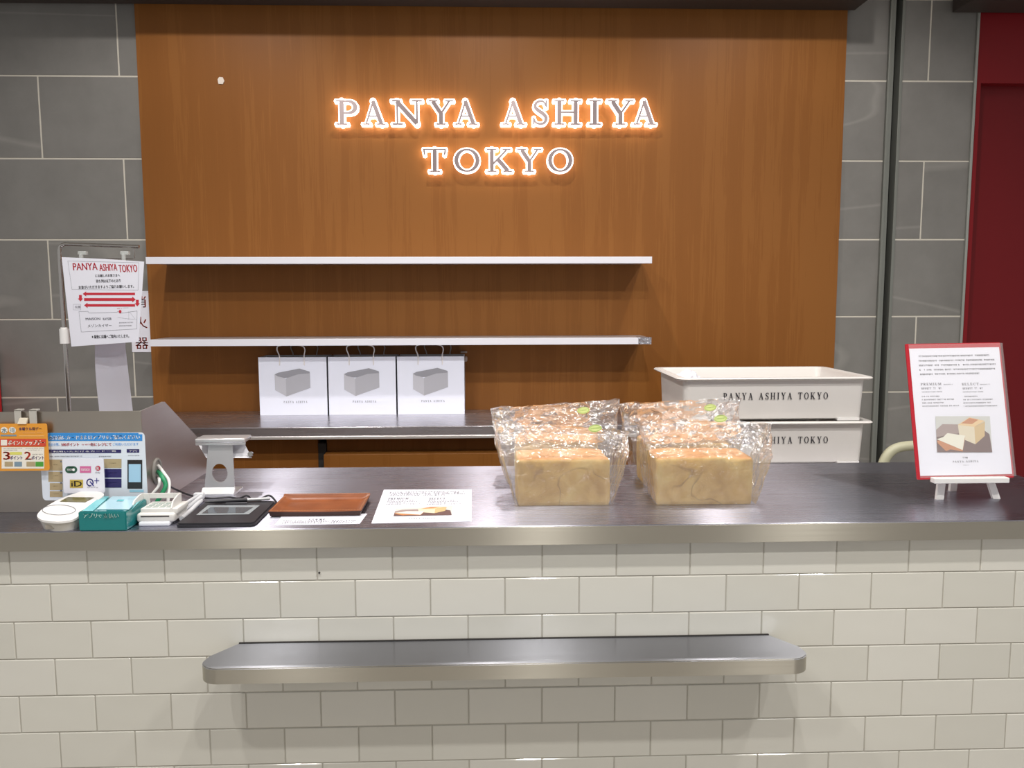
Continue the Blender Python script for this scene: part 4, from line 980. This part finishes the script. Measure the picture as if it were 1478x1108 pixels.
M_FILM = bpy.data.materials.new('clear_film'); M_FILM.use_nodes = True; nt = M_FILM.node_tree; nt.nodes.remove(bsdf(M_FILM))
MATS['clear_film'] = M_FILM
out = nt.nodes['Material Output']; tr = nd(M_FILM, 'ShaderNodeBsdfTransparent'); tr.inputs[0].default_value = (0.975, 0.975, 0.98, 1)
gl = nd(M_FILM, 'ShaderNodeBsdfGlossy'); gl.inputs['Roughness'].default_value = 0.14; gl.inputs[0].default_value = (1, 1, 1, 1)
df = nd(M_FILM, 'ShaderNodeBsdfDiffuse'); df.inputs[0].default_value = (0.85, 0.85, 0.87, 1)
lw = nd(M_FILM, 'ShaderNodeLayerWeight'); lw.inputs[0].default_value = 0.35
nz = nd(M_FILM, 'ShaderNodeTexNoise', Scale=38.0, Detail=3.0, Distortion=1.2); lk(M_FILM, mapped(M_FILM), nz.inputs['Vector'])
vz = nd(M_FILM, 'ShaderNodeTexVoronoi', Scale=42.0); lk(M_FILM, mapped(M_FILM, (1, 1, 0.6)), vz.inputs['Vector'])
am = nd(M_FILM, 'ShaderNodeMath', operation='ADD'); lk(M_FILM, nz.outputs[0], am.inputs[0]); lk(M_FILM, vz.outputs['Distance'], am.inputs[1])
bp = nd(M_FILM, 'ShaderNodeBump'); bp.inputs['Strength'].default_value = 1.0; bp.inputs['Distance'].default_value = 0.006; lk(M_FILM, am.outputs[0], bp.inputs['Height'])
for q in (gl, lw): lk(M_FILM, bp.outputs[0], q.inputs['Normal'])
mr = nd(M_FILM, 'ShaderNodeMapRange'); mr.inputs['To Min'].default_value = 0.07; mr.inputs['To Max'].default_value = 0.65; lk(M_FILM, lw.outputs['Fresnel'], mr.inputs[0])
m1 = nd(M_FILM, 'ShaderNodeMixShader'); m1.inputs[0].default_value = 0.065; lk(M_FILM, tr.outputs[0], m1.inputs[1]); lk(M_FILM, df.outputs[0], m1.inputs[2])
m2 = nd(M_FILM, 'ShaderNodeMixShader'); lk(M_FILM, mr.outputs[0], m2.inputs[0]); lk(M_FILM, m1.outputs[0], m2.inputs[1]); lk(M_FILM, gl.outputs[0], m2.inputs[2])
lk(M_FILM, m2.outputs[0], out.inputs[0])
M_STK = mat('green_sticker', 'cdd990', 0.15); M_STKD = mat('green_sticker_dark', '7fa03a', 0.4)

def film_bag(base, seamL, seamR, zl, seed, stick, label, pw=1.0, tilt=0.0):
    x0, x1, y0, y1 = base; nu, nv = 96, 44; b = B(); G = []
    seamL, seamR = Vector(seamL), Vector(seamR); at = Vector(((x0+x1)/2, (y0+y1)/2, CT))
    t = wthing('plastic_bag', label, 'bag', at, 'clear film bags round the loaves')
    per = [];
    for k in range(nu):
        s = 4*k/nu; i = int(s); fr_ = s-i
        per.append([(fr_, 0), (1, fr_), (1-fr_, 1), (0, 1-fr_)][i])
    def pos(u, w, v):
        sm = seamL.lerp(seamR, u)
        h = v; zt_ = sm.z
        z = CT+0.0015+(zt_-CT-0.0015)*h
        fx = h**pw
        xx = x0+(x1-x0)*u; xx = xx+(sm.x-xx)*fx
        hz_ = max(0.0, (z-zl)/(zt_-zl)) if zt_ > zl else 0
        sq = hz_**0.75
        yy = y0+(y1-y0)*w
        ys = sm.y+(w-0.5)*0.006
        yy = yy+(ys-yy)*sq
        return Vector((xx, yy, z))
    for j in range(nv+1):
        v = j/nv; row = []
        for (u, w) in per:
            p_ = pos(u, w, v); a_ = 0.0015+0.0085*min(1, max(0, v-0.12)*1.6)
            q_ = p_*17+Vector((seed*9.3, w*2, 0))
            d = Vector((noise.noise(q_), noise.noise(q_+Vector((31, 7, 3))), noise.noise(q_+Vector((5, 71, 9)))))
            q2 = p_*46+Vector((seed*5.3, w*5, 0)); d2 = Vector((noise.noise(q2), noise.noise(q2+Vector((3, 17, 3))), noise.noise(q2+Vector((15, 1, 9)))))
            d += Vector([math.copysign(abs(c)**0.6, c) for c in d2])*0.35
            p_ = p_+Vector((d.x*a_*0.8, d.y*a_*(1.3 if 0.35 < v < 0.97 else 0.6), d.z*a_*0.5*(1 if v > 0.2 else 0)))
            if v > 0.999: p_.z += 0.0015*((hash((int(u*40), 1)) % 3)-1)*0.5
            if z_in(p_, x0, x1, y0, y1, zl): p_ = push(p_, x0, x1, y0, y1, zl)
            p_.z = max(p_.z, CT+0.0008)
            row.append(b.bm.verts.new(p_))
        G.append(row)
    for j in range(nv):
        for k in range(nu): b.bm.faces.new((G[j][k], G[j][(k+1) % nu], G[j+1][(k+1) % nu], G[j+1][k]))
    o = under(t, b.obj('film', M_FILM, smooth=28))
    if stick:
        # oval sticker lying on the front of the film
        c = uy(stick[0], stick[1], stick[2]); rx, rz_ = 0.0150, 0.0082
        Ms = frame(c, (1, 0.04, 0.10), (0, 0.30, 1)); Ms = Matrix.Translation(-at) @ Ms
        b = B(); b.prism(ell(0, 0, rx, rz_, 28), -0.0003, 0.0003); s1 = b.obj('sticker', M_STK, t, M=Ms); s1['label'] = 'pale green oval sticker'
        p = Print(); p.Z = 0.0006; p.outline(ell(0, 0, rx*0.86, rz_*0.82, 26), 0.0008, 0); p.scrawl(-rx*0.65, rx*0.62, -0.0014, 0.003, 0, seed+70); p.obj('sticker_print', [M_STKD], s1)
    return t
def z_in(p, x0, x1, y0, y1, zl): return x0 < p.x < x1 and y0 < p.y < y1 and p.z < zl
def push(p, x0, x1, y0, y1, zl):
    ds = [(p.x-x0, 0), (x1-p.x, 1), (p.y-y0, 2), (y1-p.y, 3), (zl-p.z, 4)]; d, k = min(ds)
    p = p.copy()
    if k == 0: p.x = x0
    elif k == 1: p.x = x1
    elif k == 2: p.y = y0
    elif k == 3: p.y = y1
    else: p.z = zl
    return p
film_bag((0.0655, 0.2735, 1.731, 1.861), uy(712, 607, 1.80), uy(908, 623, 1.80), 1.058, 1, (859, 618, 1.785), 'clear crumpled film bag round the left front loaf', 0.9)
film_bag((0.064, 0.278, 1.917, 2.052), uy(710, 590, 1.97), uy(892, 577, 1.97), 1.061, 2, (842, 592, 1.955), 'clear film bag rising highest behind the left front loaf', 0.45)
film_bag((0.3665, 0.5835, 1.726, 1.859), uy(925, 607, 1.80), uy(1112, 609, 1.80), 1.059, 3, (1040, 604, 1.785), 'clear film bag round the right front loaf, one pointed corner sticking out', 0.9)
film_bag((0.373, 0.583, 1.898, 2.030), uy(896, 582, 1.96), uy(1067, 575, 1.96), 1.061, 4, (1025, 588, 1.945), 'clear film bag behind the right front loaf, before the white crates', 0.6)

# ================================================================= EASEL SIGN
BLc, BRc = uy(1325, 692, 1.745), uy(1464, 689, 1.745); TLc = uy(1308, 496, 1.818)
Me = frame(BLc, BRc-BLc, TLc-BLc); f = onplane(Me)
Ws, Hs = (BRc-BLc).length, (TLc-BLc).length
es_ = thing('menu_sign', 'red-edged clear stand sign holding a white product sheet on a white mini easel', 'sign', Me)
b = B(); b.prism(rrect(-0.001, Ws+0.0005, 0, Hs, 0.003), -0.0045, -0.0015); b.obj('red_backing', mat('red_acrylic', 'b5202e', 0.25), es_)
b = B(); b.box(0.0065, Ws-0.0035, 0.008, Hs-0.011, -0.0014, -0.0006); b.obj('sheet', M_PAPER, es_)
clr = mat('clear_cover', 'ffffff', 0.04, 0, Alpha=0.08)
b = B(); b.box(0.004, Ws+0.003, 0.003, Hs-0.002, 0.0022, 0.0034, bev=0.0004); b.obj('clear_cover', clr, es_)
p = Print(); p.Z = 0.0
for i, (xa, xb_, yy) in enumerate(((1326, 1428, 515.3), (1326, 1435.5, 522), (1326.5, 1436.5, 528.5), (1327, 1436, 535), (1328, 1414, 541.3))): S_(xa, xb_, yy, 2.4, 0, 80+i)
for x_, s_, wd_ in ((1329, 'PREMIUM', 29.5), (1388.5, 'SELECT', 24)):
    q0 = f(x_, 556); q1 = f(x_+wd_, 552.2); serif_text(p, s_, q0[0], q1[0], q0[1], q1[1]-q0[1], z=0.0)
    S_(x_+33 if s_[0] == 'P' else x_+26, x_+46 if s_[0] == 'P' else x_+40, 555.5, 1.5, 1, 88)
    S_(x_+1, x_+33, 562, 2.8, 1, 90); S_(x_+1.5, x_+30, 566.2, 1.3, 0, 91)
    for i, l_ in enumerate(((25, 46, 31, 53) if s_[0] == 'P' else (20, 43, 40, 50))): S_(x_+1.5+i*0.3, x_+1.5+l_, 573+i*4.7, 1.8, 0, 92+i+x_)
bread_picture(p, f, ((1350, 600.5), (1428.5, 600.5), (1432, 652.5), (1352.5, 652.5)), 2)
q0 = f(1375.5, 667.5); q1 = f(1412, 664); serif_text(p, 'PANYA ASHIYA', q0[0], q1[0], q0[1], q1[1]-q0[1], 0.5, 0, z=0.0)
S_(1389.5, 1397, 661.5, 2.4, 0, 99); q0 = f(1390, 671.7); q1 = f(1398.5, 670.2); serif_text(p, 'TOKYO', q0[0], q1[0], q0[1], q1[1]-q0[1], 0.4, 1, z=0.0)
p.obj('printed_text', [M_BLACKINK, M_GREYINK]+PIC, es_)
# the white mini easel is its own thing
M_EW = mat('easel_white', 'e2e0dc', 0.45)
ea = wthing('mini_easel', 'small white wooden easel under the red-edged sign', 'easel', (1.06, 1.80, CT))
zr0, zr1 = uy(1352, 698, 1.728).z, uy(1352, 690.5, 1.728).z
b = B(); b.box(uy(1349, 694, 1.728).x, uy(1457.5, 694, 1.728).x, 1.728, 1.747, zr0, zr1, bev=0.0015); under(ea, b.obj('ledge_rail', M_EW))
def bar(p0, p1, wx, wy):
    b = B(); p0, p1 = Vector(p0), Vector(p1); hx, hy = Vector((wx/2, 0, 0)), Vector((0, wy/2, 0))
    b.hexa([p0-hx-hy, p0+hx-hy, p0+hx+hy, p0-hx+hy, p1-hx-hy, p1+hx-hy, p1+hx+hy, p1-hx+hy]); return b
f0 = uz(1360, 722, CT); f1 = uz(1439.5, 720, CT)
tL = Vector((f0.x+0.045, 1.812, 1.16)); tR = Vector((f1.x-0.052, 1.812, 1.16))
under(ea, bar((f0.x, 1.757, CT), tL, 0.0165, 0.008).obj('front_leg', M_EW)); under(ea, bar((f1.x, 1.757, CT), tR, 0.0165, 0.008).obj('front_leg', M_EW))
rb = uz(1373, 708, CT); under(ea, bar((rb.x+0.002, rb.y, CT), (rb.x+0.02, 1.826, 1.16), 0.015, 0.010).obj('rear_leg', M_EW))
b = B(); b.box(tL.x-0.012, tR.x+0.012, 1.816, 1.822, 1.15, 1.165, bev=0.001); under(ea, b.obj('cross_bar', M_EW))

# ================================================================= HANGING NOTICE ON ITS POLE (behind the guard)
SY = 2.30
pp = wthing('sign_stand', 'thin chromed pole stand with a bent top arm behind the steel guard', 'stand', (-1.15, SY, 0))
b = B(); x_ = -1.150; zt_ = 1.541
b.tube([(x_, SY, 0.02), (x_, SY, 1.50)], 0.0058, 12); b.tube(catmull([(x_, SY, 1.49), (x_, SY, 1.528), (x_+0.012, SY, 1.541), (x_+0.04, SY, 1.5415), (-0.935, SY-0.004, 1.535)], 6), 0.0048, 12)
under(pp, b.obj('pole', M_CHROME, smooth=60))
b = B(); b.tube([(x_+0.01, SY, 1.503), (-0.953, SY, 1.503), (-0.951, SY, 1.506), (-0.951, SY, 1.533)], 0.0016, 8); under(pp, b.obj('hanging_wire', M_CHROME, smooth=60))
b = B(); q = uy(90, 485, SY); b.tube([(x_, SY, q.z-0.020), (x_, SY, q.z+0.020)], 0.0125, 18); b.tube([(x_, SY, q.z+0.020), (x_, SY, q.z+0.024)], 0.009, 18); under(pp, b.obj('white_collar', M_WHITE, smooth=50))
b = B(); b.tube([(x_, SY, 0), (x_, SY, 0.012), (x_, SY, 0.02)], [0.14, 0.14, 0.02], 32); under(pp, b.obj('round_base', M_CHROME))
for px_c in (120, 181):
    b = B(); q = uy(px_c, 370, SY-0.004)
    b.box(q.x-0.011, q.x+0.011, SY-0.012, SY+0.004, q.z+0.004, q.z+0.014, bev=0.002); b.box(q.x-0.004, q.x+0.004, SY-0.0195, SY-0.010, q.z-0.014, q.z+0.006, bev=0.001)
    under(pp, b.obj('clear_clip', mat('clear_clip', 'd8dcda', 0.15, 0, Alpha=0.45)))
# notice: a slightly skewed sheet, all print on its plane
TL, TR, BL_, BR_ = uy(89, 372, SY-0.016), uy(208, 377.5, SY-0.016), uy(103, 500, SY-0.006), uy(200, 493, SY-0.006)
Mn = frame(BL_, (1, 0, 0.02), TL-BL_+(TR-BR_)); Mn.translation = BL_+Vector((0, -0.006, 0)); f = onplane(Mn)
nt_ = thing('queue_notice', 'white queueing notice with red heading and red arrows clipped to the pole', 'notice', Mn)
b = B(); b.prism([f(103, 500), f(200, 493), f(208, 377.5), f(150, 373.5), f(89, 371)], -0.0008, 0.0); b.obj('sheet', M_PAPER, nt_)
p = Print(); p.Z = 0.0006
def TT(s, x0, x1, y0, y1, mi, bold=0.0): T_(s, x0, y0, x1, y1, mi, 0.0006, bold)
TT('PANYA', 106, 140, 379, 390, 0, 0.0004); TT('ASHIYA', 144, 168.5, 380.5, 391, 0, 0.0004); TT('TOKYO', 172, 197.5, 381.5, 393, 0, 0.0004)
TT('にお越しのお客さまへ', 138, 173, 395, 400, 1, 0.0002); TT('待ち列は以下のとおり', 139, 174, 402.5, 408, 1, 0.0002)
TT('お並びいただきますようご協力お願いします。', 114, 193, 410.5, 417, 1, 0.0002)
p.outline([f(104, 417.5), f(199.5, 418.5), f(200.5, 379), f(98, 376.5)], 0.0005, 2)
def arrow(x0, x1, y, wd, mi):      # horizontal arrow, head at x1
    s = 1 if x1 > x0 else -1; hx = x1-5*s
    p.poly([f(x0, y-wd), f(hx, y-wd), f(hx, y+wd), f(x0, y+wd)][::1], mi); p.poly([f(hx, y-wd*2.1), f(x1, y), f(hx, y+wd*2.1)], mi)
arrow(195, 119.5, 424, 1.7, 0); arrow(121.5, 196, 432, 2.0, 0); arrow(195, 121.5, 440.5, 1.8, 0)
for x_, y_ in ((116.2, 425.5), (198.3, 432.5)): p.poly([f(x_-2, y_), f(x_+2, y_), f(x_+2, y_+5), f(x_-2, y_+5)], 0); p.poly([f(x_-3.8, y_+5), f(x_+3.8, y_+5), f(x_, y_+9.5)], 0)
p.outline([f(106, 439), f(116.5, 439), f(116.5, 447), f(106, 447)], 0.0004, 2); TT('先頭', 108.5, 116, 441, 445, 2)
p.outline([f(114, 449.5), f(127, 449), f(128.5, 451.5), f(169, 450.5), f(170.5, 449), f(173, 452), f(198, 448.5), f(197.5, 474.5), f(117.5, 479)], 0.0006, 2)
p.outline([f(170, 458), f(186, 460), f(197.5, 461)], 0.0004, 2, closed=False); p.outline([f(186, 449), f(186, 461)], 0.0004, 2, closed=False); p.outline([f(187, 450), f(195, 460)], 0.0004, 2, closed=False)
TT('MAISON', 124, 144.5, 458, 462, 2, 0.0002); TT('KAYSER', 149, 161, 458, 462, 2, 0.0001); TT('メゾンカイザー', 127, 161, 467, 472.5, 2, 0.0001)
S_(172, 192, 466.5, 1.6, 2, 110); S_(172, 190, 471, 1.6, 2, 111); S_(169, 175, 446, 1.3, 0, 112); S_(177, 185, 444.8, 1, 2, 113)
E_ = lambda cx_, cy_, rx, ry, mi, z=None, n=16: p.poly([f(cx_+rx*math.cos(2*math.pi*k/n), cy_-ry*math.sin(2*math.pi*k/n)) for k in range(n)], mi, z)
E_(173.5, 449.5, 2, 2.4, 0)
TT('※ 最後に店舗へご案内いたします。', 133, 186, 482, 488.5, 1, 0.0002)
p.obj('printed_text', [M_REDINK, M_BLACKINK, M_GREYINK], nt_)
# long paper strip hanging behind the notice
b = B(); rows_ = []
for k in range(15):
    s = k/14; pyk = 470+150*s
    L_, R__ = uy(137+max(0, pyk-520)*0.085*min(1, s*1.3), pyk, SY+0.02+0.02*math.sin(s*2.6)), uy(181+max(0, pyk-500)*0.115, pyk, SY+0.02+0.03*math.sin(s*2.6))
    rows_.append([b.bm.verts.new(L_.lerp(R__, i/5)+Vector((0, 0.004*math.sin(math.pi*i/5), 0))) for i in range(6)])
for a_, c_ in zip(rows_, rows_[1:]):
    for i in range(5): b.bm.faces.new((a_[i], a_[i+1], c_[i+1], c_[i]))
gm = bmesh.ops.solidify(b.bm, geom=b.bm.faces[:], thickness=0.0004)
tag(b.obj('paper_strip', M_PAPER, smooth=60), 'long narrow white paper strip hanging below the queueing notice', 'paper')

# ---------------------------------------------------------------- tidy up
bpy.data.objects.remove(FO)
for o in list(bpy.data.objects):
    if '_at' in o: del o['_at']
SC.cycles.transparent_max_bounces = 24
